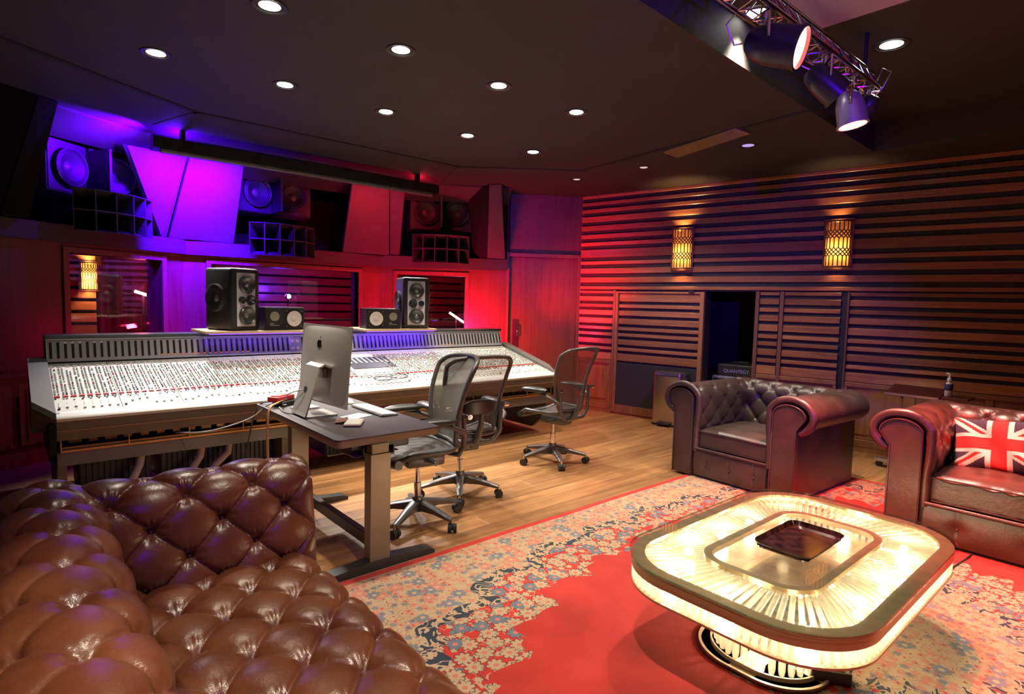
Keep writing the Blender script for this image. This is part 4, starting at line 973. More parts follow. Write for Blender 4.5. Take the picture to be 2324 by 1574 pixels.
# fruit mark on the back: bitten round body and a leaf
ym, zm = 3.62, HH*0.76
def mark(u_, v_, n=0.0455): return scr(ym-u_, zm+v_, n)
pts = []
for k in range(40):
    a = 2*PI*k/40; r = 0.030*(1-0.10*math.cos(2*a+PI)*1.0); xx = r*math.cos(a)*0.95; zz = r*math.sin(a)*1.05
    if zz > 0.018 and abs(xx) < 0.012: zz -= 0.006*(1-abs(xx)/0.012)
    if zz < -0.022 and abs(xx) < 0.010: zz += 0.004*(1-abs(xx)/0.010)
    dx, dz = xx-0.036, zz-0.004
    if math.hypot(dx, dz) < 0.015:
        k2 = 0.015/max(1e-6, math.hypot(dx, dz)); xx = 0.036+dx*k2; zz = 0.004+dz*k2
    pts.append((xx, zz))
m = MB(); m.add([mark(a, b, 0.0455) for a, b in pts], [tuple(range(40))])
lf = [(0.002, 0.034), (0.006, 0.045), (0.016, 0.052), (0.014, 0.042), (0.008, 0.036)]
m.add([mark(a, b, 0.0455) for a, b in lf], [tuple(range(5))]); m.build('logo', mat('logo_black', (0.01, 0.01, 0.01), 0.2), ic, world=True)
# stand: an aluminium sheet bent from hinge to foot
m = MB(); y0, y1 = 3.45, 3.67
prof = [(1.515, DZ+0.305), (1.465, DZ+0.325), (1.435, DZ+0.31), (1.350, DZ+0.03), (1.342, DZ+0.013), (1.355, DZ+0.0058), (1.545, DZ+0.0058)]
th = 0.011
for a, b in zip(prof[:-1], prof[1:]):
    A_ = Vector((a[0], 0, a[1])); B_ = Vector((b[0], 0, b[1])); d = (B_-A_).normalized(); n = Vector((-d.z, 0, d.x))*th/2; A_ -= d*0.003; B_ += d*0.003
    vs = [A_+n, B_+n, B_-n, A_-n]; m.add([(p.x, y0, p.z) for p in vs]+[(p.x, y1, p.z) for p in vs], [(0,1,2,3),(7,6,5,4),(0,4,5,1),(1,5,6,2),(2,6,7,3),(3,7,4,0)])
m.build('stand', M_ALUS, ic, world=True)
m = MB(); m.cyl((1.400, 3.56, DZ+0.165), (1.383, 3.56, DZ+0.168), 0.022, n=18); m.build('cable_hole', M_BLACK, ic, world=True)
m = MB(); m.bev((1.47, 3.50, DZ+0.24), (1.50, 3.62, DZ+0.30), 0.003); m.build('hinge', mat('hinge', (0.30, 0.28, 0.25), 0.4, metal=0.6), ic, world=True)

kb = thing('keyboard', (1.80, 3.50, DZ), 0, 'slim white keyboard along the far edge of the desk', 'keyboard')
m = MB(); m.prism([(1.765, 0.006), (1.765, 0.016), (1.885, 0.008), (1.885, 0.002)], lambda a, b: (a-0.015, 3.25, DZ+b), lambda a, b: (a-0.015, 3.69, DZ+b)); m.build('case', M_ALU, kb, world=True)
mk = None
for r in range(5):
    for c in range(13):
        x = 1.760+r*0.021; y_ = 3.258+c*0.0328; zt = DZ+0.0165-(x-1.75)*0.067
        m = MB(); m.box((x, y_, zt-0.003), (x+0.0185, y_+0.030, zt+0.0025)); m.build('key', M_WHITE, kb, world=True)
ms = thing('computer_mouse', (1.80, 3.82, DZ), 0, 'rounded white mouse on the desk past the keyboard', 'computer mouse')
m = MB(); m.grid(lambda u, v: (1.80+0.031*math.sin(PI*v/2)*math.cos(2*PI*u), 3.83+0.055*math.sin(PI*v/2)*math.sin(2*PI*u), DZ+0.004+0.026*math.cos(PI*v/2)), 28, 8, closed_u=True); m.build('shell', M_WHITE, ms, world=True, smooth=180)
m = MB(); m.grid(lambda u, v: (1.80+0.031*(0.92+0.08*v)*math.cos(2*PI*u), 3.83+0.055*(0.92+0.08*v)*math.sin(2*PI*u), DZ+0.001+0.003*v), 28, 2, closed_u=True); m.build('skirt', mat('mouse_base', (0.3, 0.3, 0.31), 0.4), ms, world=True)
def flat(name, c, quad, h, mt, label, cat, z=DZ):
    m = MB(); m.slab([(x, y, z+h) for x, y in quad], h-0.0008); o = m.build(name, mt); tag(o, label, cat); return o
M_PAPER = mat('paper', (0.80, 0.78, 0.76), 0.7)
m = MB(); m.bev((-0.075, -0.055, 0), (0.075, 0.055, 0.012), 0.002); o = m.build('note_pad', M_PAPER); o.location = (1.475, 3.80, DZ); o.rotation_euler = (0, 0, 0.1); tag(o, 'small white pad behind the computer stand', 'note pad')
m = MB(); m.bev((-0.085, -0.06, 0), (0.085, 0.06, 0.004), 0.001); o = m.build('paper_sheet', M_PAPER); o.location = (1.63, 3.36, DZ); o.rotation_euler = (0, 0, 0.35); tag(o, 'white paper lying in front of the computer foot', 'paper')
ph = thing('mobile_phone', (1.52, 3.16, DZ), -0.6, 'phone in a pinkish case with a leather wallet flap, near the desk corner', 'phone')
m = MB(); m.bev((-0.05, -0.085, 0.002), (0.05, 0.085, 0.016), 0.005); m.build('case', mat('phone_case', (0.50, 0.34, 0.36), 0.4), ph)
m = MB(); m.bev((-0.044, -0.078, 0.016), (0.044, 0.078, 0.0185), 0.003); m.build('face', mat('phone_face', (0.62, 0.60, 0.58), 0.25), ph)
m = MB(); m.slab([(-0.052, -0.02, 0.017), (-0.11, 0.0, 0.004), (-0.12, 0.11, 0.004), (-0.05, 0.10, 0.022)], 0.004); m.build('flap', mat('wallet_leather', (0.16, 0.07, 0.05), 0.5), ph)
# red gadget, black box and cables at the far end of the desk
rg = thing('red_gadget', (1.395, 4.02, DZ), 0.6, 'red electronic box with wires at the far desk corner', 'device')
m = MB(); m.bev((-0.09, -0.045, 0.03), (0.09, 0.045, 0.065), 0.006); m.build('case', mat('red_plastic', (0.55, 0.035, 0.03), 0.4), rg)
m = MB(); m.bev((-0.07, -0.03, 0.065), (0.03, 0.03, 0.072), 0.003); m.build('label_plate', mat('red_label', (0.65, 0.12, 0.10), 0.5), rg)
m = MB(); m.bev((-0.06, -0.04, 0.0), (0.10, 0.05, 0.03), 0.004); o = m.build('drive_box', M_BLACKP); o.location = (1.405, 3.99, DZ+0.0005); o.rotation_euler = (0, 0, 0.5); tag(o, 'black box lying under the red gadget', 'device')
def cable(pts, r, mt, label):
    P = [Vector(p) for p in pts]; Q = []
    for i in range(len(P)-1):
        p0 = P[max(i-1, 0)]; p1 = P[i]; p2 = P[i+1]; p3 = P[min(i+2, len(P)-1)]
        for k in range(6):
            s = k/6; Q.append(0.5*((2*p1)+(p2-p0)*s+(2*p0-5*p1+4*p2-p3)*s*s+(3*p1-p0-3*p2+p3)*s*s*s))
    Q.append(P[-1]); m = MB(); m.tube(Q, r, n=6); o = m.build('cable', mt, smooth=60); return tag(o, label, 'cable', 'cables around the desk')
M_CABT = mat('tan_cable', (0.45, 0.26, 0.12), 0.5); M_CABG = mat('grey_cable', (0.45, 0.45, 0.46), 0.5); M_CABK = mat('black_cable', (0.02, 0.02, 0.02), 0.5)
cable([(1.42, 3.99, DZ+0.04), (1.34, 3.93, DZ+0.03), (1.262, 3.86, DZ+0.0), (1.25, 3.86, DZ-0.2), (1.27, 3.88, 0.30), (1.36, 3.95, 0.06), (1.38, 4.2, 0.012)], 0.008, M_CABT, 'tan cable dropping from the desk edge to the floor')
cable([(1.375, 3.57, DZ+0.165), (1.34, 3.72, DZ+0.12), (1.35, 3.86, DZ+0.03), (1.40, 3.94, DZ+0.012)], 0.004, M_CABG, 'grey cable from the computer stand to the black box')
cable([(1.33, 3.98, DZ+0.02), (1.29, 3.99, DZ+0.008), (1.20, 4.12, DZ-0.10), (1.02, 4.42, 0.54), (0.88, 4.70, 0.50)], 0.005, M_CABG, 'grey cable slanting from the desk to the console trough')
cable([(1.34, 3.90, DZ+0.006), (1.31, 3.70, DZ+0.006), (1.37, 3.62, DZ+0.006), (1.42, 3.76, DZ+0.006), (1.45, 3.88, DZ+0.006)], 0.004, M_CABG, 'pale cable curled on the desk beside the black box')
cable([(1.36, 4.05, DZ+0.02), (1.27, 4.12, DZ-0.02), (1.22, 4.2, 0.45), (1.2, 4.3, 0.20), (1.16, 4.45, 0.010)], 0.005, M_CABK, 'thin black cable hanging behind the far desk corner')
# purple paper on the tray under the desk
m = MB(); m.slab([(1.45, 3.0, 0.0), (1.74, 3.02, 0.0), (1.73, 3.22, 0.01), (1.44, 3.20, 0.0)], 0.003); o = m.build('paper_sheet', mat('lilac_paper', (0.60, 0.42, 0.62), 0.6)); o.location = (0, 0, 0.60); tag(o, 'lilac sheet tucked under the desk top', 'paper')
m = MB(); m.box((1.50, 3.0, 0.585), (1.70, 3.2, 0.597)); m.box((1.50, 3.0, 0.585), (1.505, 3.2, 0.68)); m.box((1.695, 3.0, 0.585), (1.70, 3.2, 0.68)); m.build('paper_tray', M_BLACKP, dk, world=True)

# ================================================================ MESH OFFICE CHAIRS
M_CHF = mat('chair_frame', (0.085, 0.080, 0.078), 0.36, spec=0.6); M_CHB = mat('chair_base', (0.16, 0.15, 0.155), 0.33, metal=0.5); M_PAD = mat('arm_pad', (0.028, 0.030, 0.026), 0.35)
def meshmat(name, c, tr):
    m, nt, b = newmat(name); out = nt.nodes['Material Output']
    b.inputs['Base Color'].default_value = rgba(c); b.inputs['Roughness'].default_value = 0.55
    tc = node(nt, 'ShaderNodeTexCoord'); br = node(nt, 'ShaderNodeTexWave', wave_type='BANDS', bands_direction='Z'); br.inputs['Scale'].default_value = 48.0; br.inputs['Distortion'].default_value = 0.0
    nt.links.new(tc.outputs['Object'], br.inputs['Vector'])
    mr = node(nt, 'ShaderNodeMapRange'); mr.inputs['To Min'].default_value = tr+0.18; mr.inputs['To Max'].default_value = tr-0.14
    nt.links.new(br.outputs['Fac'], mr.inputs['Value'])
    t = node(nt, 'ShaderNodeBsdfTransparent'); mx = node(nt, 'ShaderNodeMixShader')
    nt.links.new(mr.outputs[0], mx.inputs[0]); nt.links.new(b.outputs[0], mx.inputs[1]); nt.links.new(t.outputs[0], mx.inputs[2]); nt.links.new(mx.outputs[0], out.inputs[0]); return m
M_MESH = meshmat('chair_mesh_olive', (0.17, 0.175, 0.145), 0.18); M_MESHD = meshmat('chair_mesh_grey', (0.095, 0.085, 0.088), 0.30); M_SEATM = meshmat('chair_mesh_seat', (0.035, 0.035, 0.034), 0.18)
def office_chair(loc, rz, label, seat_z=0.50, mesh=None, lumbar=False, base_rot=0.3, arms=(1, 1), scale=1.0):
    """faces local +y; backrest at -y"""
    t = thing('office_chair', loc, rz, label, 'office chair', 'mesh office chairs at the console')
    mesh = mesh or M_MESHD
    # star base
    for k in range(5):
        a = base_rot+2*PI*k/5; d = Vector((math.cos(a), math.sin(a), 0)); s = Vector((-d.y, d.x, 0)); rr = 0.315
        m = MB(); P0 = d*0.03; P1 = d*rr
        prof = [(P0, 0.034, 0.155, 0.085), (d*0.16, 0.026, 0.130, 0.088), (P1, 0.019, 0.092, 0.066)]
        vs = []
        for p, w_, zt, zb in prof: vs += [p+s*w_+Vector((0, 0, zt-0.008)), p+s*w_*0.5+Vector((0, 0, zt)), p-s*w_*0.5+Vector((0, 0, zt)), p-s*w_+Vector((0, 0, zt-0.008)), p-s*w_*0.8+Vector((0, 0, zb)), p+s*w_*0.8+Vector((0, 0, zb))]
        fs = [(i*6+j, i*6+(j+1) % 6, (i+1)*6+(j+1) % 6, (i+1)*6+j) for i in range(2) for j in range(6)]+[(0, 1, 2, 3, 4, 5), (17, 16, 15, 14, 13, 12)]
        m.add(vs, fs); lg_ = m.build('leg', M_CHB, t, smooth=40)
        m = MB(); ca = a+1.1+k*0.9; cd = Vector((math.cos(ca), math.sin(ca), 0))
        m.cyl(P1+cd*0.008+Vector((0, 0, 0.03)), P1+cd*0.028+Vector((0, 0, 0.03)), 0.030, n=16); m.cyl(P1-cd*0.008+Vector((0, 0, 0.03)), P1-cd*0.028+Vector((0, 0, 0.03)), 0.030, n=16)
        m.cyl(P1-cd*0.01+Vector((0, 0, 0.035)), P1+cd*0.01+Vector((0, 0, 0.035)), 0.022, n=12); cs = m.build('caster', M_RUBBER, t, smooth=40)
        m = MB(); m.cyl(P1+Vector((0, 0, 0.05)), P1+Vector((0, 0, 0.09)), 0.009, n=10); m.build('stem', M_CHROME, cs, smooth=40)
    m = MB(); m.cyl((0, 0, 0.075), (0, 0, 0.175), 0.045, 0.034, n=20); m.build('hub', M_CHB, t, smooth=40)
    m = MB(); m.cyl((0, 0, 0.175), (0, 0, 0.27), 0.024, n=18); m.cyl((0, 0, 0.27), (0, 0, seat_z-0.11), 0.015, n=14); m.build('gas_cylinder', M_CHROME, t, smooth=40)
    m = MB(); m.bev((-0.075, -0.17, seat_z-0.13), (0.075, 0.10, seat_z-0.055), 0.02); m.cyl((-0.17, -0.06, seat_z-0.085), (0.17, -0.06, seat_z-0.085), 0.016, n=12); m.cyl((0.07, 0.02, seat_z-0.10), (0.22, 0.05, seat_z-0.10), 0.008, n=8); m.build('tilt_mechanism', M_CHF, t, smooth=40)
    # seat: frame hoop and mesh
    def seatc(a):
        c, s = math.cos(a), math.sin(a); ex = 0.255*(abs(c)**0.62)*(1 if c > 0 else -1); ey = 0.225*(abs(s)**0.62)*(1 if s > 0 else -1)
        z = seat_z-0.055*max(0, (ey-0.12)/0.1)+0.010*abs(ex/0.25)**2; return Vector((ex, ey+0.02, z))
    m = MB(); m.tube([seatc(2*PI*k/40) for k in range(40)], 0.017, n=8, closed=True); m.build('seat_frame', M_CHF, t, smooth=60)
    m = MB()
    def seatf(u, v):
        p = seatc(2*PI*u); c = Vector((0, 0.02, seat_z-0.022)); q = c.lerp(p, v); return q
    m.grid(seatf, 40, 6, closed_u=True); m.build('seat', M_SEATM, t, smooth=180)
    m = MB(); m.tube([(-0.235, 0.22, seat_z-0.045), (-0.12, 0.245, seat_z-0.058), (0.12, 0.245, seat_z-0.058), (0.235, 0.22, seat_z-0.045)], 0.030, n=10); m.build('seat_front_roll', M_PAD, t, smooth=60)
    # back: hour-glass hoop, curved
    H = 0.57; zb = seat_z+0.035
    def bw(v): return 0.155+0.06*math.sin(PI*min(1, v*1.15))*0.35+0.105*(v**1.25) if v < 0.86 else (0.155+0.105*(0.86**1.25)+0.06*0.35*math.sin(PI*0.989))*(1-((v-0.86)/0.14)**2.2*0.42)
    bw_ = bw
    def bw(v, f=bw_): return 1.12*f(v)
    def by(v): return -0.225-0.035*math.sin(PI*v*0.9)*-1.0-0.17*v**1.3
    def bpnt(x, v):
        return Vector((x, by(v)-0.06*0+0.075*(abs(x)/0.27)**2, zb+H*v))
    def outline(k, n):
        s = k/n
        if s < 0.4: v = s/0.4*0.94; return bpnt(bw(v), v)
        if s < 0.6:
            q = (s-0.4)/0.2; x = bw(0.94)*(math.cos(PI*q)); return bpnt(x, 0.94+0.06*math.sin(PI*q))
        if s < 0.97: v = (1-(s-0.6)/0.37)*0.94; return bpnt(-bw(v), v)
        q = (s-0.97)/0.03; return bpnt(-bw(0)+2*bw(0)*q, 0.0)
    m = MB(); m.tube([outline(k, 64) for k in range(64)], 0.0165, n=8, closed=True); m.build('back_frame', M_CHF, t, smooth=60)
    def backf(u, v):
        w_ = bw(min(v, 0.94)) if v <= 0.94 else bw(0.94)*math.sqrt(max(0, 1-((v-0.94)/0.06)**2))
        return bpnt(-w_+2*w_*u, v)
    m = MB(); m.grid(backf, 20, 34); m.build('backrest', mesh, t, smooth=180)
    # spine, yoke and arms
    m = MB(); m.tube([(0, -0.14, seat_z-0.09), (0, -0.25, seat_z-0.02), (0, -0.305, seat_z+0.10), (0, -0.31, seat_z+0.18)], [0.028, 0.026, 0.022, 0.018], n=10); m.build('spine', M_CHF, t, smooth=60)
    for s in (-1, 1):
        m = MB(); m.tube([(0, -0.20, seat_z-0.06), (s*0.14, -0.235, seat_z-0.05), (s*0.205, -0.24, seat_z+0.02), (s*0.215, -0.235, seat_z+0.16), (s*0.225, -0.225, seat_z+0.24)], [0.02, 0.02, 0.018, 0.015, 0.013], n=8); m.build('yoke', M_CHF, t, smooth=60)
        m = MB(); m.cyl((s*0.225, -0.255, seat_z+0.225), (s*0.265, -0.255, seat_z+0.225), 0.018, n=12); m.build('arm_knob', M_CHROME, t, smooth=40)
        ax = s*0.285; az = seat_z+0.215
        m = MB(); m.tube([(s*0.225, -0.235, seat_z+0.10), (s*0.275, -0.20, seat_z+0.14), (ax, -0.10, az-0.035), (ax, -0.02, az-0.022)], [0.017, 0.017, 0.016, 0.014], n=8); m.build('arm_support', M_CHF, t, smooth=60)
        def padf(u, v):
            a = 2*PI*u; y_ = -0.14+0.29*v; w_ = 0.050*(1-abs(2*v-1)**4*0.65); h_ = 0.026*(1-abs(2*v-1)**4*0.5)
            return (ax+w_*math.cos(a), y_, az+0.0+h_*math.sin(a)-0.030*max(0, v-0.55)**1.5)
        m = MB(); m.grid(padf, 18, 16, closed_u=True); m.build('armrest', M_PAD, t, smooth=180)
    if lumbar:
        def lf(u, v):
            x = -0.135+0.27*u; e = 1-abs(2*u-1)**3; w_ = bpnt(x, 0.30+0.10); return (x, w_.y-0.045-0.022*e, zb+0.13+0.12*v*(0.45+0.55*e)+0.03*(1-e))
        m = MB(); m.grid(lf, 18, 8); o = m.build('lumbar_pad', M_PAD, t, smooth=180); md = o.modifiers.new('s', 'SOLIDIFY'); md.thickness = 0.025
    t.scale = (scale,)*3
    return t
office_chair((2.05, 3.30, 0), 1.40, 'olive mesh office chair pulled up to the desk', 0.515, M_MESH, base_rot=-0.213)
office_chair((2.62, 3.60, 0), -0.12, 'dark mesh office chair with a lumbar pad, half hidden behind the olive one', 0.50, M_MESHD, lumbar=True, base_rot=-2.08)
office_chair((3.86, 3.82, 0), 0.12, 'grey mesh office chair standing alone toward the door', 0.50, M_MESHD, base_rot=-0.95)

# ================================================================ RUG
class E_:
    """tiny expression builder over shader math nodes"""
    nt = None
    def __init__(s, k): s.k = k
    @staticmethod
    def op(o, *a, clamp=False):
        n = E_.nt.nodes.new('ShaderNodeMath'); n.operation = o; n.use_clamp = clamp
        for i, x in enumerate(a):
            if isinstance(x, E_): E_.nt.links.new(x.k, n.inputs[i])
            else: n.inputs[i].default_value = x
        return E_(n.outputs[0])
    def __add__(s, o): return E_.op('ADD', s, o)
    def __sub__(s, o): return E_.op('SUBTRACT', s, o)
    def __rsub__(s, o): return E_.op('SUBTRACT', o, s)
    def __mul__(s, o): return E_.op('MULTIPLY', s, o)
    __rmul__ = __mul__; __radd__ = __add__
    def __truediv__(s, o): return E_.op('DIVIDE', s, o)
    def lt(s, o): return E_.op('LESS_THAN', s, o)
    def gt(s, o): return E_.op('GREATER_THAN', s, o)
    def abs(s): return E_.op('ABSOLUTE', s)
    def pow(s, o): return E_.op('POWER', s, o)
    def sin(s): return E_.op('SINE', s)
def rug_material():
    m, nt, b = newmat('rug_pattern'); E_.nt = nt
    tc = node(nt, 'ShaderNodeTexCoord'); sx = node(nt, 'ShaderNodeSeparateXYZ'); nt.links.new(tc.outputs['Object'], sx.inputs[0])
    nz = node(nt, 'ShaderNodeTexNoise'); nz.inputs['Scale'].default_value = 3.0; nz.inputs['Detail'].default_value = 2; nt.links.new(tc.outputs['Object'], nz.inputs['Vector'])
    wob = E_(nz.outputs['Fac'])-0.5
    X, Y = E_(sx.outputs[0]), E_(sx.outputs[1]); aX, aY = X.abs(), Y.abs()
    p = 2.5
    E = ((aX*(1/2.0)).pow(p)+(aY*(1/1.35)).pow(p)).pow(1/p)
    ang = E_.op('ARCTAN2', Y*1.35, X)
    sc1 = (ang*14.0).sin().abs(); sc2 = (ang*34.0).sin().abs()
    Es = E-(sc1*0.085)+(sc2*-0.035)+wob*0.10+0.06
    R = (X*X+(Y*1.25)*(Y*1.25)).pow(0.5); Rs = R-sc1*0.12-(ang*20.0).sin().abs()*0.06+wob*0.2+0.1
    dE = E_.op('MINIMUM', 2.47-aX, 1.985-aY)
    col = None
    def rgb(c): n = node(nt, 'ShaderNodeRGB'); n.outputs[0].default_value = rgba(c); return n.outputs[0]
    def mix(a, c, f):
        n = node(nt, 'ShaderNodeMix', data_type='RGBA'); nt.links.new(f.k, n.inputs['Factor'])
        for sck, v in ((n.inputs[6], a), (n.inputs[7], c)): nt.links.new(v, sck)
        return n.outputs[2]
    cream, red, dred, navy, blue, pink, brown = [rgb(c) for c in ((0.36, 0.255, 0.155), (0.40, 0.026, 0.020), (0.23, 0.014, 0.013), (0.025, 0.032, 0.045), (0.105, 0.135, 0.165), (0.42, 0.13, 0.095), (0.20, 0.11, 0.055))]
    def flowers(scale, npet, rad, seed):
        mp = node(nt, 'ShaderNodeMapping'); mp.inputs['Location'].default_value = (seed, seed*1.7, 0); mp.inputs['Scale'].default_value = (scale,)*3
        nt.links.new(tc.outputs['Object'], mp.inputs[0])
        v = node(nt, 'ShaderNodeTexVoronoi', voronoi_dimensions='2D'); v.inputs['Scale'].default_value = 1.0; v.inputs['Randomness'].default_value = 0.75
        nt.links.new(mp.outputs[0], v.inputs['Vector'])
        sb = node(nt, 'ShaderNodeVectorMath', operation='SUBTRACT'); nt.links.new(mp.outputs[0], sb.inputs[0]); nt.links.new(v.outputs['Position'], sb.inputs[1])
        s2 = node(nt, 'ShaderNodeSeparateXYZ'); nt.links.new(sb.outputs[0], s2.inputs[0])
        a = E_.op('ARCTAN2', E_(s2.outputs[1]), E_(s2.outputs[0])); d = E_(v.outputs['Distance'])
        pet = (a*(npet/2)).sin().abs()
        s3 = node(nt, 'ShaderNodeSeparateColor'); nt.links.new(v.outputs['Color'], s3.inputs[0])
        rnd = E_(s3.outputs[0]); rnd2 = E_(s3.outputs[1])
        r = rad*(0.62+0.0)+pet*(rad*0.42)
        return d.lt(r) if not isinstance(r, E_) else E_.op('LESS_THAN', d, r), d.lt(rad*0.30), E_.op('MULTIPLY', E_.op('LESS_THAN', d, r*1.18), E_.op('GREATER_THAN', d, r)), rnd, rnd2
    def vines(scale, w, dist=2.0):
        n = node(nt, 'ShaderNodeTexNoise'); n.inputs['Scale'].default_value = scale; n.inputs['Detail'].default_value = 1.0; n.inputs['Distortion'].default_value = dist
        nt.links.new(tc.outputs['Object'], n.inputs['Vector']); return (E_(n.outputs['Fac'])-0.5).abs().lt(w)
    big, bigc, bigo, br, br2 = flowers(11.5, 8, 0.46, 3.1)
    sm, smc, smo, sr, sr2 = flowers(23.0, 6, 0.46, 9.7)
    # cream ground with small flowers
    g = mix(cream, brown, vines(9.0, 0.012)*0.6); g = mix(g, pink, vines(6.0, 0.012, 3.0)*0.8)
    c = mix(g, pink, sm*sr.lt(0.42)*0.75); c = mix(c, blue, sm*sr.gt(0.78)*0.8); c = mix(c, dred, smc*sr2.gt(0.5)*0.8)
    c = mix(c, blue, big*br.gt(0.84)*0.9); c = mix(c, pink, big*br.lt(0.22)*0.8); c = mix(c, cream, bigc); c = mix(c, brown, bigo*0.5)
    cream_zone = c
    # red ground crowded with cream flowers
    h = mix(red, cream, vines(7.0, 0.018)); h = mix(h, cream, sm*sr.lt(0.55)); h = mix(h, blue, sm*sr.gt(0.86)); h = mix(h, cream, big*br.lt(0.72)); h = mix(h, navy, bigo*0.75); h = mix(h, blue, big*br.gt(0.80)); h = mix(h, pink, bigc); h = mix(h, navy, smo*sr.lt(0.55)*0.4)
    flow_zone = h
    # navy scrolls
    k = mix(navy, cream, vines(11.0, 0.045, 1.5)); k = mix(k, cream, sm*sr.lt(0.35)); k = mix(k, pink, smc*sr.lt(0.35))
    navy_zone = k
    nr = node(nt, 'ShaderNodeTexNoise'); nr.inputs['Scale'].default_value = 3.5; nr.inputs['Detail'].default_value = 4; nt.links.new(tc.outputs['Object'], nr.inputs['Vector'])
    plain = mix(red, dred, (E_(nr.outputs['Fac'])-0.38)*2.2); 
    out = plain
    out = mix(out, flow_zone, Es.gt(0.99)); out = mix(out, navy_zone, Es.gt(1.165)); out = mix(out, cream_zone, Es.gt(1.225))
    inner = Rs.lt(1.02); out = mix(out, flow_zone, inner); out = mix(out, cream_zone, Rs.lt(0.62))
    out = mix(out, navy_zone, Rs.lt(0.66)*Rs.gt(0.60))
    out = mix(out, red, dE.lt(0.045))
    nt.links.new(out, b.inputs['Base Color']); b.inputs['Roughness'].default_value = 0.95; b.inputs['Specular IOR Level'].default_value = 0.1; b.inputs['Sheen Weight'].default_value = 0.15
    bn = node(nt, 'ShaderNodeTexNoise'); bn.inputs['Scale'].default_value = 420; nt.links.new(tc.outputs['Object'], bn.inputs['Vector'])
    bp = node(nt, 'ShaderNodeBump'); bp.inputs['Strength'].default_value = 0.35; bp.inputs['Distance'].default_value = 0.004; nt.links.new(bn.outputs['Fac'], bp.inputs['Height']); nt.links.new(bp.outputs[0], b.inputs['Normal'])
    return m
rug = thing('rug', (3.2, 0.80, 0), 0, 'large red and cream floral rug with navy scroll border', 'rug')
m = MB()
def rugf(u, v):
    x = -2.47+4.94*u; y = -1.985+3.97*v; return (x, y, 0.009+0.002*math.sin(x*5+y*3)*math.sin(y*4-x))
m.grid(rugf, 60, 50)
m.build('pile', rug_material(), rug, smooth=180)
m = MB(); m.box((-2.468, -1.983, 0.0005), (2.468, 1.983, 0.0062)); m.build('backing', mat('rug_back', (0.30, 0.04, 0.03), 0.95), rug)

# ================================================================ CHESTERFIELDS
def leather(name, c0, c1, rough=0.36):
    m, nt, b = newmat(name)
    tc = node(nt, 'ShaderNodeTexCoord')
    n = node(nt, 'ShaderNodeTexNoise'); n.inputs['Scale'].default_value = 5; n.inputs['Detail'].default_value = 6; nt.links.new(tc.outputs['Object'], n.inputs['Vector'])
    r = node(nt, 'ShaderNodeValToRGB'); r.color_ramp.elements[0].position = 0.32; r.color_ramp.elements[1].position = 0.72; r.color_ramp.elements[0].color = rgba(c0); r.color_ramp.elements[1].color = rgba(c1)
    nt.links.new(n.outputs['Fac'], r.inputs[0]); nt.links.new(r.outputs[0], b.inputs['Base Color'])
    mr = node(nt, 'ShaderNodeMapRange'); mr.inputs['To Min'].default_value = rough-0.08; mr.inputs['To Max'].default_value = rough+0.12; nt.links.new(n.outputs['Fac'], mr.inputs['Value']); nt.links.new(mr.outputs[0], b.inputs['Roughness'])
    v = node(nt, 'ShaderNodeTexVoronoi'); v.inputs['Scale'].default_value = 330; nt.links.new(tc.outputs['Object'], v.inputs['Vector'])
    w = node(nt, 'ShaderNodeTexNoise'); w.inputs['Scale'].default_value = 26; w.inputs['Detail'].default_value = 4; w.inputs['Distortion'].default_value = 1.2; nt.links.new(tc.outputs['Object'], w.inputs['Vector'])
    ad = node(nt, 'ShaderNodeMath', operation='MULTIPLY_ADD'); ad.inputs[1].default_value = 0.12; nt.links.new(v.outputs['Distance'], ad.inputs[0]); nt.links.new(w.outputs['Fac'], ad.inputs[2])
    bp = node(nt, 'ShaderNodeBump'); bp.inputs['Strength'].default_value = 0.28; bp.inputs['Distance'].default_value = 0.006; nt.links.new(ad.outputs[0], bp.inputs['Height']); nt.links.new(bp.outputs[0], b.inputs['Normal'])
    b.inputs['Specular IOR Level'].default_value = 0.6
    return m
M_LB = leather('leather_brown', (0.075, 0.020, 0.008), (0.150, 0.046, 0.019), 0.30)
M_LD = leather('leather_dark', (0.036, 0.021, 0.017), (0.075, 0.043, 0.034), 0.36)
M_LS = leather('leather_oxblood', (0.045, 0.020, 0.015), (0.095, 0.040, 0.030), 0.33)
def tuft(u, v, pu, pv):
    a = u/pu+v/pv; b = u/pu-v/pv
    fa = abs(math.sin(PI*a)); fb = abs(math.sin(PI*b))
    da = a-round(a); db = b-round(b); r = math.sqrt(da*da+db*db); th = math.atan2(da+db, da-db)
    h = 0.50*(fa*fb)**0.60+0.20*(1-math.exp(-min(fa, fb)/0.08))
    h += 0.085*math.sin(th*9+2*math.sin(th*3))*math.exp(-((r-0.19)/0.10)**2)
    return h-0.85*math.exp(-(r/0.13)**1.3)
def resample(P, n):
    P = [Vector((*p, 0)) for p in P]; L = [0]
    for a, b in zip(P[:-1], P[1:]): L.append(L[-1]+(b-a).length)
    out = []; j = 0
    for i in range(n):
        s = L[-1]*i/(n-1)
        while j < len(L)-2 and L[j+1] < s: j += 1
        f = (s-L[j])/max(1e-9, L[j+1]-L[j]); out.append(P[j].lerp(P[j+1], f))
    return out, L[-1]
def spline(P, n=8):
    Q = []; V = [Vector((*p, 0)) for p in P]
    for i in range(len(V)-1):
        p0 = V[max(i-1, 0)]; p1 = V[i]; p2 = V[i+1]; p3 = V[min(i+2, len(V)-1)]
        for k in range(n):
            s = k/n; q = 0.5*((2*p1)+(p2-p0)*s+(2*p0-5*p1+4*p2-p3)*s*s+(3*p1-p0-3*p2+p3)*s*s*s); Q.append((q.x, q.y))
    Q.append((V[-1].x, V[-1].y)); return Q
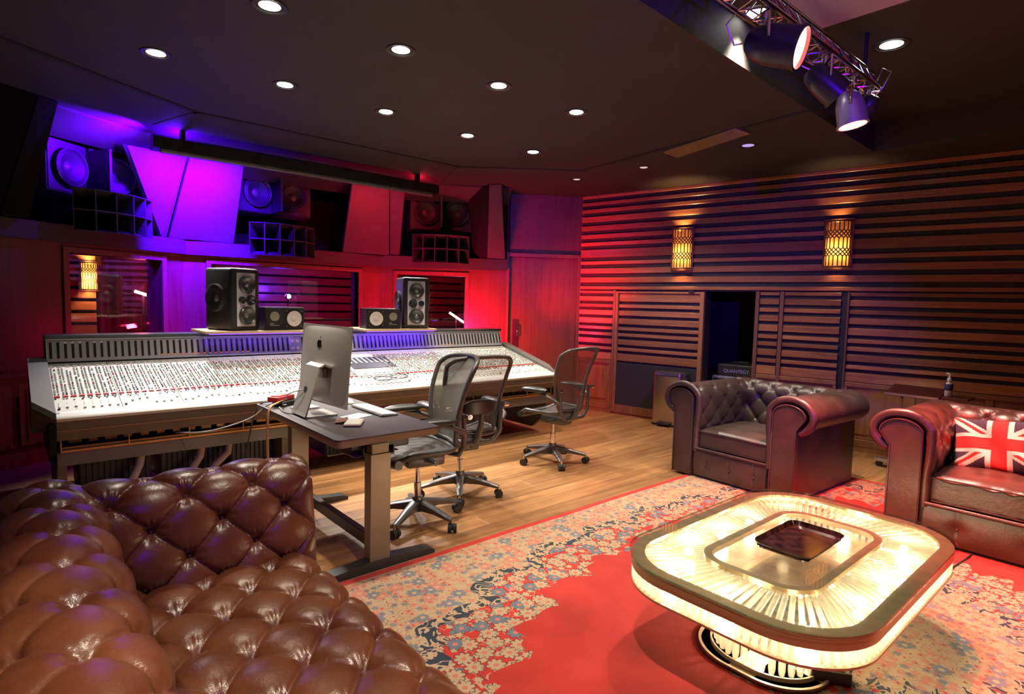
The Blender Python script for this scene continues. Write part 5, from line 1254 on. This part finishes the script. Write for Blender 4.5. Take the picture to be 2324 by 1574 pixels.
def sweep(prof, L, mapf, pu, pv, depth, v0, v1, nu, nv, u_off=0.0, v_off=0.0, ends=0.03, btn=None, flip=False):
    """tufted sweep: profile (a, b) with its left side outwards; mapf(u, a, b) -> point; tufting between arc lengths v0 and v1"""
    R, LT = resample(prof, nv); N = []
    for i in range(nv):
        d = (R[min(i+1, nv-1)]-R[max(i-1, 0)]).normalized(); N.append(Vector((-d.y, d.x, 0))*(-1 if flip else 1))
    m = MB()
    def dsp(u, s):
        f = 1.0
        if s < v0: f = max(0, 1-(v0-s)/0.05)
        if s > v1: f = max(0, 1-(s-v1)/0.05)
        e = min(u, L-u)
        if e < ends: f *= max(0.0, e/ends)**0.5
        return depth*tuft(u+u_off, s-v0+v_off, pu, pv)*f
    vs = []
    for i in range(nu):
        u = L*i/(nu-1)
        for j in range(nv):
            s = LT*j/(nv-1); q = R[j]+N[j]*dsp(u, s); vs.append(mapf(u, q.x, q.y))
    m.add(vs, [(i*nv+j, (i+1)*nv+j, (i+1)*nv+j+1, i*nv+j+1) for i in range(nu-1) for j in range(nv-1)])
    B = []
    if btn is not None:
        for i in range(-2, int(L/pu*2)+4):
            for j in range(-2, int((v1-v0)/pv*2)+4):
                if (i+j) % 2: continue
                u = i*pu/2-u_off; s = v0+j*pv/2-v_off
                if 0.03 < u < L-0.03 and v0-0.01 < s < v1+0.01 and 0 < s < LT:
                    k = min(nv-1, int(s/LT*(nv-1)+0.5)); q = R[k]+N[k]*(depth*-0.50); q2 = R[k]+N[k]
                    B.append((mapf(u, q.x, q.y), (Vector(mapf(u, q2.x, q2.y))-Vector(mapf(u, R[k].x, R[k].y))).normalized()))
    return m, B
BTN = {}
def buttons(B, mt, parent, r=0.010):
    for p, n in B:
        if mt.name not in BTN:
            m = MB(); m.lathe([(r, -0.003), (r*0.9, 0.003), (r*0.5, 0.006), (0.0001, 0.007)], 12); o = m.build('button', mt, parent, smooth=60); BTN[mt.name] = o.data
        else: o = inst('button', BTN[mt.name], parent)
        o.matrix_local = Matrix.Translation(Vector(p)) @ n.to_track_quat('Z', 'Y').to_matrix().to_4x4()
def cushion(m, lo, hi, r, bulge, n=18, wr=0.0, seed=0):
    """soft block: rounded box with a crowned top"""
    lo = Vector(lo); hi = Vector(hi); c = (lo+hi)/2; h = (hi-lo)/2
    rnd = random.Random(seed); ph = [rnd.uniform(0, 6) for _ in range(6)]
    bm = bmesh.new(); bmesh.ops.create_cube(bm, size=2.0); bmesh.ops.subdivide_edges(bm, edges=bm.edges[:], cuts=n, use_grid_fill=True)
    for v in bm.verts:
        p = Vector((v.co.x*h.x, v.co.y*h.y, v.co.z*h.z)); q = Vector([max(-(h[i]-r), min(h[i]-r, p[i])) for i in range(3)]); d = p-q
        p2 = q+(d.normalized()*r if d.length > 1e-6 else d)
        fx, fy = 1-(p.x/h.x)**2, 1-(p.y/h.y)**2
        p2.z += bulge*(max(fx, 0)*max(fy, 0))**0.6*(1 if p.z > 0 else -0.2)
        if wr:
            e = 1-min(1, max(fx, 0)*2.2)
            p2.z += wr*math.sin(p.y*46+ph[0]+2*math.sin(p.y*13+ph[1]))*(0.3+e) + wr*0.6*math.sin(p.x*25+p.y*9+ph[2])
        v.co = c+p2
    bm.verts.index_update(); m.add([v.co[:] for v in bm.verts], [[v.index for v in f.verts] for f in bm.faces]); bm.free()
def chesterfield(loc, rz, name, label, cat, SW, D, ml, ncush, HT=0.80, wr=0.0, cz=0.42):
    """local: front at +x, seat width SW between the arms; depth D"""
    t = thing(name, loc, rz, label, cat); xf = D/2; yi = SW/2; yo = yi+0.22
    bz = 0.26
    m = MB(); m.bev((-xf+0.12, -yo+0.02, 0.02), (xf-0.025, yo-0.02, bz-0.01), 0.02, n=3); m.build('base', ml, t, smooth=40)
    # front border with a row of buttons
    pu = 0.23 if ncush == 1 else 0.30; nb = max(3, int(SW/pu))
    def bf(u, v):
        y = -yi+SW*u; z = 0.03+(bz-0.04)*v; h = 0
        for k in range(nb):
            yk = -yi+SW*(k+0.5)/nb; d = math.hypot((y-yk)/0.045, (z-0.135)/0.045); h -= 0.016*math.exp(-d*d)
            h -= 0.006*math.exp(-((y-yk)/0.006)**2)
        return (xf-0.012+h+0.012*math.sin(PI*v), y, z)
    m = MB(); m.grid(bf, 120, 24); m.build('front_border', ml, t, smooth=180)
    buttons([(Vector((xf-0.016, -yi+SW*(k+0.5)/nb, 0.135)), Vector((1, 0, 0))) for k in range(nb)], ml, t)
    m = MB(); m.tube([(xf-0.01, -yi+SW*k/10, bz+0.005) for k in range(11)], 0.012, n=8); m.build('welt', ml, t, smooth=60)
    m = MB(); m.box((-xf+0.2, -yi, bz-0.02), (xf-0.03, yi, bz+0.01)); m.build('seat_deck', ml, t)
    # arms
    ey, ez, rx, rzv = 0.155, HT-0.13, 0.17, 0.13
    armp = [(0.0, bz-0.02), (0.0, 0.45), (-0.012, 0.56)]+[(ey+rx*math.cos(a), ez+rzv*math.sin(a)) for a in [PI-0.15-(PI+0.95)*k/14 for k in range(15)]]
    armp = spline(armp, 4); 
    for s in (-1, 1):
        LA = D-0.10
        mp = (lambda s: (lambda u, a, b: Vector((xf-0.03-u, s*(yi+a), b))))(s)
        mm_, B = sweep(armp, LA, mp, 0.22, 0.22, 0.022, 0.22, 0.62, 110, 70, u_off=0.05, btn=True)
        ar = mm_.build('arm', ml, t, smooth=180); buttons([b for b in B if b[0].x < xf-0.12], ml, ar)
        m = MB(); m.bev((-xf+0.05, s*(yi+0.02), 0.02), (xf-0.035, s*(yo-0.004), ez-0.05), 0.015, n=3); m.build('side_panel', ml, t, smooth=40)
        # scroll front: panel with a keyhole outline, rolled edge and piping
        fp = [(0.03, 0.02)]+[(0.03, 0.5)]+[(ey+(rx-0.045)*math.cos(a), ez+(rzv-0.04)*math.sin(a)) for a in [PI-0.25-(PI-0.2)*k/12 for k in range(13)]]+[(yo-yi-0.005, ez-0.10), (yo-yi-0.005, 0.02)]
        m = MB(); m.prism(fp, lambda a, b: (xf-0.04, s*(yi+a), b), lambda a, b: (xf+0.004, s*(yi+a), b)); m.build('scroll_front', ml, t)
        roll = [Vector((xf-0.030, s*(yi+a+0.006*(1 if a < 0.05 else 0)), b)) for a, b in armp]
        m = MB(); m.tube(roll, 0.030, n=10); m.build('rolled_edge', ml, t, smooth=60)
        m = MB(); m.tube([Vector((xf+0.006, s*(yi+a), b)) for a, b in fp[:-1]+[fp[-1]]], 0.006, n=6); m.build('piping', ml, t, smooth=60)
    # back
    bx = -xf+0.30
    backp = [(-a, b) for a, b in [(-0.10, bz), (-0.07, 0.45), (-0.03, 0.58)]]+[(-(ey-0.03+rx*0.85*math.cos(a)), ez+rzv*math.sin(a)) for a in [PI-0.15-(PI+0.95)*k/14 for k in range(15)]]
    backp = spline(backp, 4)
    LB = SW+0.36
    mm_, B = sweep(backp, LB, lambda u, a, b: Vector((bx+a, LB/2-u, b)), 0.20, 0.20, 0.032, 0.12, 0.60, max(130, int(LB*110)), 80, u_off=0.0, btn=True, flip=True)
    # outward side of this profile is towards the room
    bk = mm_.build('backrest', ml, t, smooth=180); buttons(B, ml, bk)
    m = MB(); m.bev((-xf+0.03, -LB/2+0.02, 0.02), (-xf+0.20, LB/2-0.02, ez-0.03), 0.02, n=3); m.build('back_panel', ml, t, smooth=40)
    cw = SW/ncush
    for k in range(ncush):
        m = MB(); cushion(m, (bx+0.04, -yi+k*cw+0.004, bz+0.006), (xf-0.035, -yi+(k+1)*cw-0.004, cz), 0.028, 0.03, n=22, wr=wr, seed=k); cu = m.build('seat_cushion', ml, t, smooth=180)
        for z in (bz+0.022, cz-0.010):
            m = MB(); ya, yb = -yi+k*cw+0.012, -yi+(k+1)*cw-0.012; m.tube([(xf-0.038, ya, z), (xf-0.030, ya+0.03, z), (xf-0.030, (ya+yb)/2, z+0.004), (xf-0.030, yb-0.03, z), (xf-0.038, yb, z)], 0.005, n=6); m.build('piping', ml, cu, smooth=60)
    for sx in (-1, 1):
        for sy in (-1, 1):
            m = MB(); m.cyl((sx*(xf-0.14), sy*(yo-0.10), 0.011), (sx*(xf-0.14), sy*(yo-0.10), 0.03), 0.03, n=12); m.build('foot', M_BLACK, t, smooth=40)
    return t
chesterfield((5.045, 2.355, 0), PI-0.05, 'chesterfield_armchair', 'dark brown leather chesterfield armchair by the slat wall', 'armchair', 0.66, 1.12, M_LD, 1, HT=0.81, cz=0.425)
chesterfield((4.97, 0.115, 0), PI, 'chesterfield_sofa', 'oxblood leather chesterfield sofa with the flag cushion', 'sofa', 1.78, 1.04, M_LS, 3, HT=0.83, wr=0.006, cz=0.445)

# ---- brown tufted sofa in the foreground, its seat towards the table
sf = thing('tufted_sofa', (0.45, 1.45, 0), 0, 'shiny brown leather sofa with deep button tufting in the foreground', 'sofa')
SY0, SY1 = -0.35, 2.46
def w2l(p): return p-Vector((0.45, 1.45, 0))
# seat
ST = 0.395
def seatprof():
    P = [(0.16, ST), (0.30, ST), (0.80, ST+0.004), (0.90, ST-0.012), (0.955, ST-0.06), (0.975, ST-0.15), (0.97, 0.20), (0.97, 0.05)]
    return spline(P[::-1], 5)       # bottom front -> top rear, left side outwards
pr = seatprof()
mm_, B = sweep(pr, SY1-SY0, lambda u, a, b: w2l(Vector((a, SY0+u, b))), 0.270, 0.240, 0.044, 0.30, 1.3, 420, 190, u_off=0.02, v_off=0.04, btn=True, flip=True)
st = mm_.build('seat', M_LB, sf, smooth=180); buttons(B, M_LB, st, 0.010)
m = MB(); m.bev((0.20, SY0+0.02, 0.03), (0.955, SY1-0.02, 0.34), 0.03, n=3); m.v = [tuple(w2l(Vector(p))) for p in m.v]; m.build('base', M_LB, sf, smooth=40)
# far arm: inner face towards the camera, rolled top
TZ = 0.775
ap = [(2.40, 0.30), (2.405, 0.45), (2.43, 0.60)]+[(2.56+0.125*math.cos(a), TZ-0.13+0.13*math.sin(a)) for a in [PI-0.25-(PI+0.7)*k/12 for k in range(13)]]+[(2.60, 0.50), (2.60, 0.04)]
ap = spline([(-a, b) for a, b in ap], 4)       # mirrored so that the outward side is to the left
ap = [(a, b) for a, b in ap]
LA = 0.98-(-0.02)
R, LT = resample(ap, 10)
mm_, B = sweep([(-a, b) for a, b in ap], LA, lambda u, a, b: w2l(Vector((-0.02+u, a, b))), 0.245, 0.24, 0.042, 0.10, 0.80, 220, 190, u_off=0.10, v_off=0.02, btn=True, ends=0.06)
am = mm_.build('arm', M_LB, sf, smooth=180); buttons(B, M_LB, am)
m = MB(); cap = [p for p in [(-a, b) for a, b in ap]]
m.prism([(a, b) for a, b in cap], lambda a, b: tuple(w2l(Vector((0.93, a, b)))), lambda a, b: tuple(w2l(Vector((0.978, a*0.96+2.52*0.04, b*0.97+0.02))))); m.build('arm_front', M_LB, sf, smooth=50)
# back along the left, rolled top under the viewpoint
bpf = [(0.285, 0.30), (0.275, 0.45), (0.235, 0.60)]+[(0.075+0.145*math.cos(a), TZ-0.10+0.125*math.sin(a)) for a in [0.25+(PI+0.7)*k/12 for k in range(13)]]+[(0.03, 0.50), (0.03, 0.04)]
bpf = spline(bpf, 4); R, LT = resample(bpf, 10)
mm_, B = sweep(bpf[::-1], 2.66-SY0, lambda u, a, b: w2l(Vector((a, SY0+u, b))), 0.245, 0.24, 0.036, LT-0.80, LT-0.10, 460, 190, u_off=0.03, v_off=0.02, btn=True)
bk = mm_.build('backrest', M_LB, sf, smooth=180); buttons(B, M_LB, bk)
for y_ in (0.1, 2.45):
    for x_ in (0.15, 0.85):
        m = MB(); m.cyl(w2l(Vector((x_, y_, 0.001))), w2l(Vector((x_, y_, 0.05))), 0.03, n=12); m.build('foot', M_BLACK, sf, smooth=40)

# ---- flag cushion on the sofa
pl = thing('flag_cushion', (4.98, 0.72, 0.45), 0, 'union flag cushion lying against the sofa arm and back', 'cushion')
M_FR = mat('flag_red', (0.50, 0.012, 0.012), 0.85, sheen=0.2); M_FW = mat('flag_white', (0.72, 0.60, 0.52), 0.85, sheen=0.2); M_FB = mat('flag_navy', (0.018, 0.022, 0.045), 0.85, sheen=0.2)
def flagc(u, v):       # u, v in -1..1
    x = u*1.5; y = v
    if abs(x) < 0.22 or abs(y) < 0.20: return 0
    if abs(x) < 0.36 or abs(y) < 0.33: return 1
    d = abs(abs(y)-abs(x)/1.5)*1.5/math.sqrt(1+2.25)
    s = (abs(y)-abs(x)/1.5)*(1 if x*y > 0 else -1)
    if d < 0.085 and s < 0.03: return 0
    if d < 0.17: return 1
    return 2
PW, PH = 0.29, 0.20
Rm = Matrix.Translation((0.0, 0.0, 0.16)) @ Matrix.Rotation(PI, 4, 'Z') @ Matrix.Rotation(0.10, 4, 'X') @ Matrix.Rotation(-0.42, 4, 'Y')
def pil(side):
    n, k = 120, 84
    m = MB(); vs = []
    for i in range(n):
        for j in range(k):
            u = 2*i/(n-1)-1; v = 2*j/(k-1)-1
            pin = 1-0.10*(1-u*u)*abs(v)**3; pin2 = 1-0.12*(1-v*v)*abs(u)**3
            e = max(0.0, (1-u**4)*(1-v**4)); th = 0.085*e**0.55
            wv = 0.010*math.sin(9*u+4*v)*e+0.016*math.exp(-((u-0.55)**2+(v+0.15)**2)/0.02)*-1.6
            vs.append(Rm @ Vector((side*(th)+wv*1.0, u*PW*pin2, v*PH*pin)))
    fs = []; 
    for i in range(n-1):
        for j in range(k-1):
            fs.append((i*k+j, (i+1)*k+j, (i+1)*k+j+1, i*k+j+1)); 
    m.add(vs, fs); m.m = [flagc(2*(i+0.5)/(n-1)-1, 2*(j+0.5)/(k-1)-1) for i in range(n-1) for j in range(k-1)]
    return m.build('cover', [M_FR, M_FW, M_FB], pl, smooth=180)
pil(1); pil(-1)

# ================================================================ CRYSTAL COFFEE TABLE
TC = (2.695, 1.08)
tb = thing('coffee_table', (TC[0], TC[1], 0), 0, 'lit glass coffee table skirted with crystal rods', 'coffee table')
def ro(s, hx, hy, r):
    """point and outward normal at fraction s of a rounded rectangle's outline"""
    a, b = hx-r, hy-r; segs = [2*b, PI*r/2, 2*a, PI*r/2]*2; T = sum(segs); d = (s % 1.0)*T
    cor = [(a, b, 0), (-a, b, PI/2), (-a, -b, PI), (a, -b, 1.5*PI)]
    st_ = [((hx, -b), (0, 1), (1, 0)), None, ((a, hy), (-1, 0), (0, 1)), None, ((-hx, b), (0, -1), (-1, 0)), None, ((-a, -hy), (1, 0), (0, -1)), None]
    for i, L in enumerate(segs):
        if d <= L or i == 7:
            if i % 2 == 0: p, t, n = st_[i]; return (p[0]+t[0]*d, p[1]+t[1]*d), n
            c = cor[i//2]; an = c[2]+d/r; return (c[0]+r*math.cos(an), c[1]+r*math.sin(an)), (math.cos(an), math.sin(an))
        d -= L
def ring(m, hx, hy, r, w, z0, z1, n=120):
    vs = []
    for k in range(n):
        (x, y), nn = ro(k/n, hx, hy, r)
        for q, z in ((0, z0), (0, z1), (-w, z1), (-w, z0)): vs.append((x+nn[0]*q, y+nn[1]*q, z))
    m.add(vs, [(k*4+j, ((k+1) % n)*4+j, ((k+1) % n)*4+(j+1) % 4, k*4+(j+1) % 4) for k in range(n) for j in range(4)])
HX, HY, RR = 0.775, 0.488, 0.30
M_TGLASS = seethru('table_glass', (1, 1, 1), 0.0, 0.0, (0.95, 0.98, 0.96), 1.5) if False else seethru('table_glass', (1, 1, 1), (1, 1, 1), 0.0, (0.95, 0.98, 0.96), 1.5)
M_TEDGE = seethru('table_glass_edge', (1, 1, 1), (0.8, 1, 0.9), 0.05, (0.35, 0.62, 0.48), 1.5, base=0.15)
M_RIM = mat('bronze_rim', (0.42, 0.31, 0.19), 0.34, metal=0.75)
M_CRY = seethru('crystal', (1, 1, 1), (1, 1, 1), 0.04, (0.98, 0.96, 0.90), 1.55, base=0.10, diffuse=(1.0, 0.93, 0.78), dfac=0.35)
m = MB(); n = 120; P = [ro(k/n, HX+0.012, HY+0.012, RR+0.01)[0] for k in range(n)]
m.add([(x, y, 0.436) for x, y in P], [tuple(range(n))]); m.add([(x, y, 0.426) for x, y in P], [tuple(range(n-1, -1, -1))]); gt = m.build('glass_top', M_TGLASS, tb, fix=False)
m = MB(); vs = [(x, y, z) for z in (0.426, 0.436) for x, y in P]; m.add(vs, [(k, (k+1) % n, n+(k+1) % n, n+k) for k in range(n)]); m.build('glass_edge', M_TEDGE, gt, smooth=180)
m = MB(); ring(m, HX, HY, RR, 0.055, 0.412, 0.425); ring(m, HX, HY, RR, 0.014, 0.376, 0.414); m.build('rim', M_RIM, tb, smooth=40)
m = MB(); ring(m, HX, HY, RR, 0.020, 0.308, 0.317); m.build('lower_rim', M_RIM, tb, smooth=40)
m = MB(); ring(m, 0.475, 0.245, 0.14, 0.035, 0.400, 0.424); m.build('inner_rim', M_RIM, tb, smooth=40)
m = MB(); Q = [ro(k/n, HX-0.012, HY-0.012, RR-0.01)[0] for k in range(n)]
m.add([(x, y, 0.314) for x, y in Q], [tuple(range(n))]); m.add([(x, y, 0.310) for x, y in Q], [tuple(range(n-1, -1, -1))]); m.build('mirror_floor', mat('mirror_floor', (0.85, 0.78, 0.66), 0.12, metal=0.9), tb, fix=False)
rod = MB(); rod.lathe([(0.0001, 0.0), (0.0085, 0.0), (0.0115, 0.08), (0.0115, 0.92), (0.0085, 1.0), (0.0001, 1.0)], 8); rod_me = None
def put_rod(a, b, parent=tb, thick=1.0, name='crystal_rod'):
    global rod_me
    a = Vector(a); b = Vector(b); d = b-a; L = d.length
    M = Matrix.Translation(a) @ d.to_track_quat('Z', 'Y').to_matrix().to_4x4() @ Matrix.Diagonal((thick, thick, L, 1))
    if rod_me is None:
        o = rod.build(name, M_CRY, parent, smooth=50); rod_me = o.data
    else: o = inst(name, rod_me, parent)
    o.matrix_local = M; return o
for k in range(136):
    (x, y), nn = ro((k+0.5)/136, HX-0.013, HY-0.013, RR-0.013); put_rod((x, y, 0.317), (x, y, 0.376))
for k in range(104):
    (x, y), nn = ro((k+0.5)/104, HX-0.058, HY-0.058, RR-0.05); (x2, y2), n2 = ro((k+0.5)/104, 0.480, 0.250, 0.145); put_rod((x, y, 0.404), (x2, y2, 0.404))
for k in range(60):
    (x, y), nn = ro((k+0.5)/60, 0.43, 0.205, 0.18); put_rod((x, y, 0.030), (x, y, 0.308), thick=1.35)
m = MB(); ring(m, 0.50, 0.270, 0.22, 0.445, 0.010, 0.016); m.build('foot_plate', mat('foot_plate', (0.60, 0.48, 0.35), 0.3, metal=0.15), tb, smooth=40)
m = MB(); Q = [ro(k/n, 0.50, 0.270, 0.22)[0] for k in range(n)]; m.add([(x, y, 0.0145) for x, y in Q], [tuple(range(n))]); ring(m, 0.50, 0.270, 0.22, 0.012, 0.010, 0.026); ring(m, 0.455, 0.230, 0.20, 0.008, 0.012, 0.034); m.build('foot_ring', mat('foot_ring', (0.62, 0.50, 0.37), 0.3, metal=0.15), tb, smooth=40)
M_TB = emis('table_bulb', (1.0, 0.84, 0.58), 60.0)
bulb_me = None
for k in range(12):
    (x, y), nn = ro((k+0.5)/12, 0.62, 0.36, 0.22)
    if bulb_me is None:
        m = MB(); m.lathe([(0.0001, -0.02), (0.016, -0.012), (0.021, 0.0), (0.016, 0.014), (0.0001, 0.022)], 12); o = m.build('bulb', M_TB, tb, smooth=60); bulb_me = o.data
    else: o = inst('bulb', bulb_me, tb)
    o.location = (x, y, 0.345)
    light('bulb_glow', 'POINT', (TC[0]+x, TC[1]+y, 0.352), P_TABLE, (1.0, 0.80, 0.52), tb, radius=0.03)
for x in (-0.24, 0.0, 0.24):
    o = inst('bulb', bulb_me, tb); o.location = (x, 0, 0.15); light('bulb_glow', 'POINT', (TC[0]+x, TC[1], 0.18), P_TABLE*1.3, (1.0, 0.80, 0.52), tb, radius=0.03)
# tortoiseshell tray on the glass
ty = thing('serving_tray', (2.695, 1.065, 0.437), 0, 'dark tortoiseshell rectangular tray on the glass table', 'tray')
M_TORT = mat('tortoiseshell', (0.040, 0.014, 0.012), 0.12, var=0.9, vscale=22, coat=0.6)
m = MB(); m.prism(rrect(-0.20, 0.20, -0.115, 0.115, 0.03), lambda x, y: (x, y, 0.0), lambda x, y: (x, y, 0.006)); m.build('base', M_TORT, ty)
def lip(u, v):
    (x, y), nn = ro(u, 0.195, 0.110, 0.03); q = 0.018*v; return (x+nn[0]*q, y+nn[1]*q, 0.005+0.020*v)
m = MB(); m.grid(lip, 80, 5, closed_u=True); m.build('lip', M_TORT, ty, smooth=180)
# mains box and lead on the rug
pb = thing('power_adapter', (2.46, 0.825, 0.011), -0.95, 'small black power adapter on the rug under the table edge', 'adapter')
m = MB(); m.bev((-0.075, -0.035, 0), (0.075, 0.035, 0.05), 0.006, n=2); m.build('case', mat('adapter_black', (0.05, 0.04, 0.04), 0.4), pb)
m = MB(); m.bev((-0.05, -0.022, 0.05), (0.05, 0.022, 0.053), 0.002); m.cyl((0.0, 0, 0.053), (0.0, 0, 0.060), 0.014, n=16); m.build('label_plate', mat('adapter_label', (0.22, 0.19, 0.18), 0.4), pb, smooth=40)
cable([(2.50, 0.88, 0.03), (2.60, 0.95, 0.018), (2.75, 0.97, 0.016), (3.05, 1.0, 0.015), (3.5, 0.92, 0.015), (3.9, 0.80, 0.015), (4.3, 0.75, 0.015), (4.46, 0.74, 0.016)], 0.005, M_CABK, 'black mains lead crossing the rug from the table to the sofa')

# ================================================================ SMALL THINGS BY THE SLAT WALL
bn = thing('pedal_bin', wallp(-0.28, 0.19, 0), RZW, 'tall brushed steel pedal bin against the sliding panel', 'bin')
m = MB(); P = rrect(-0.19, 0.19, -0.12, 0.12, 0.05)
m.prism(P, lambda x, y: (x, y, 0.02), lambda x, y: (x*0.99, y*0.99, 0.625)); m.build('body', M_STEEL, bn, smooth=40)
m = MB(); m.prism(P, lambda x, y: (x*1.0, y*1.0, 0.632), lambda x, y: (x*0.97, y*0.95, 0.668)); m.build('lid', M_STEEL, bn, smooth=40)
m = MB(); m.prism(rrect(-0.195, 0.195, -0.125, 0.125, 0.05), lambda x, y: (x, y, 0.0), lambda x, y: (x, y, 0.025)); m.build('foot_ring', M_BLACKP, bn, smooth=40)
m = MB(); m.bev((-0.075, 0.11, 0.02), (0.095, 0.185, 0.045), 0.008); m.build('pedal', M_BLACKP, bn, smooth=40)
m = MB(); m.bev((-0.195, -0.14, 0.10), (0.0, -0.115, 0.66), 0.006); m.build('hinge_cover', M_BLACKP, bn)
lc = thing('flight_case', wallp(-0.90, -0.52, 0), RZW, 'grey lavender case standing inside the dark cupboard', 'case')
m = MB(); m.bev((-0.27, -0.22, 0.0), (0.27, 0.22, 0.628), 0.01); m.build('body', mat('case_grey', (0.22, 0.20, 0.25), 0.5), lc)
for s in (-0.18, 0.18):
    m = MB(); m.bev((s-0.075, 0.215, 0.55), (s+0.075, 0.226, 0.60), 0.003); m.build('recess_handle', M_BLACK, lc)
uc = thing('equipment_case', wallp(-0.92, -0.50, 0.629), RZW, 'black equipment case with pale maker lettering on top of the grey case', 'case')
m = MB(); m.bev((-0.24, -0.18, 0.0), (0.24, 0.18, 0.150), 0.012); m.build('body', M_BLACKP, uc)
m = MB(); m.tube([(-0.10, 0.02, 0.150), (-0.10, 0.02, 0.172), (0.10, 0.02, 0.172), (0.10, 0.02, 0.150)], 0.010, n=8); m.build('handle', M_BLACKP, uc, smooth=60)
fc = bpy.data.curves.new('lettering', 'FONT'); fc.body = 'QUANTEGY'; fc.size = 0.058; fc.align_x = 'CENTER'; fc.extrude = 0.0008
fo = bpy.data.objects.new('tmp_text', fc); COL.objects.link(fo); bpy.context.view_layer.update()
tm = bpy.data.meshes.new_from_object(fo.evaluated_get(bpy.context.evaluated_depsgraph_get())); bpy.data.objects.remove(fo)
tm.materials.clear(); tm.materials.append(mat('letter_lilac', (0.35, 0.32, 0.48), 0.5))
inst('lettering', tm, uc, Matrix.Translation((0.0, 0.1815, 0.050)) @ Matrix.Rotation(PI, 4, 'Z') @ Matrix.Rotation(PI/2, 4, 'X'))

# rolling laptop table with the pump bottle
M_ROSE = wood('rosewood', (0.060, 0.014, 0.010), (0.115, 0.030, 0.020), axis=1, rough=0.3, rand=0.05)
rtb = thing('rolling_table', (6.35, 1.55, 0), 0, 'rolling laptop table with a dark red wooden top behind the sofa', 'side table')
m = MB(); m.slab([(6.22, 1.78, 0.735), (6.22, 1.36, 0.735), (6.50, 1.36, 0.80), (6.50, 1.78, 0.80)], 0.018); m.build('tilting_top', M_ROSE, rtb, world=True)
m = MB(); m.bev((6.22, 1.15, 0.735), (6.50, 1.345, 0.755), 0.004); m.build('side_top', M_ROSE, rtb, world=True)
m = MB(); m.box((6.215, 1.36, 0.722), (6.225, 1.78, 0.742)); m.build('front_rail', mat('rail_bright', (0.5, 0.35, 0.28), 0.3, metal=0.6), rtb, world=True)
m = MB(); m.bev((6.33, 1.34, 0.08), (6.37, 1.40, 0.735), 0.004); m.build('post', M_DARKMETAL, rtb, world=True)
m = MB(); m.bev((6.30, 1.05, 0.055), (6.40, 1.85, 0.085), 0.004); m.build('foot_bar', M_ALU, rtb, world=True)
for y_ in (1.82, 1.08):
    m = MB(); m.cyl((6.33, y_, 0.028), (6.37, y_, 0.028), 0.027, n=16); m.build('caster', M_RUBBER, rtb, world=True, smooth=40)
for y_ in (1.66, 1.40):
    m = MB(); m.cyl((6.30, y_, 0.69), (6.30, y_, 0.735), 0.010, n=10); m.build('tilt_knob', M_BLACKP, rtb, world=True, smooth=40)
bt = thing('pump_bottle', (6.33, 1.315, 0.7555), 0.6, 'white pump bottle with a blue label on the rolling table', 'bottle')
m = MB(); m.lathe([(0.0001, 0.0), (0.026, 0.001), (0.030, 0.008), (0.030, 0.10), (0.024, 0.118), (0.012, 0.128), (0.012, 0.138)], 20); m.build('body', mat('bottle_clear', (0.75, 0.66, 0.62), 0.25), bt, smooth=50)
m = MB(); m.lathe([(0.0310, 0.055), (0.0325, 0.057), (0.0325, 0.110), (0.0300, 0.113)], 20); m.build('label', mat('bottle_label', (0.03, 0.06, 0.16), 0.4), bt, smooth=50)
m = MB(); m.lathe([(0.014, 0.136), (0.018, 0.140), (0.017, 0.160), (0.008, 0.172), (0.006, 0.20), (0.0001, 0.20)], 16); m.bev((-0.008, -0.008, 0.196), (0.052, 0.008, 0.208), 0.003); m.cyl((0.050, 0, 0.20), (0.054, 0, 0.186), 0.004, n=8); m.build('pump', M_WHITE, bt, smooth=40)
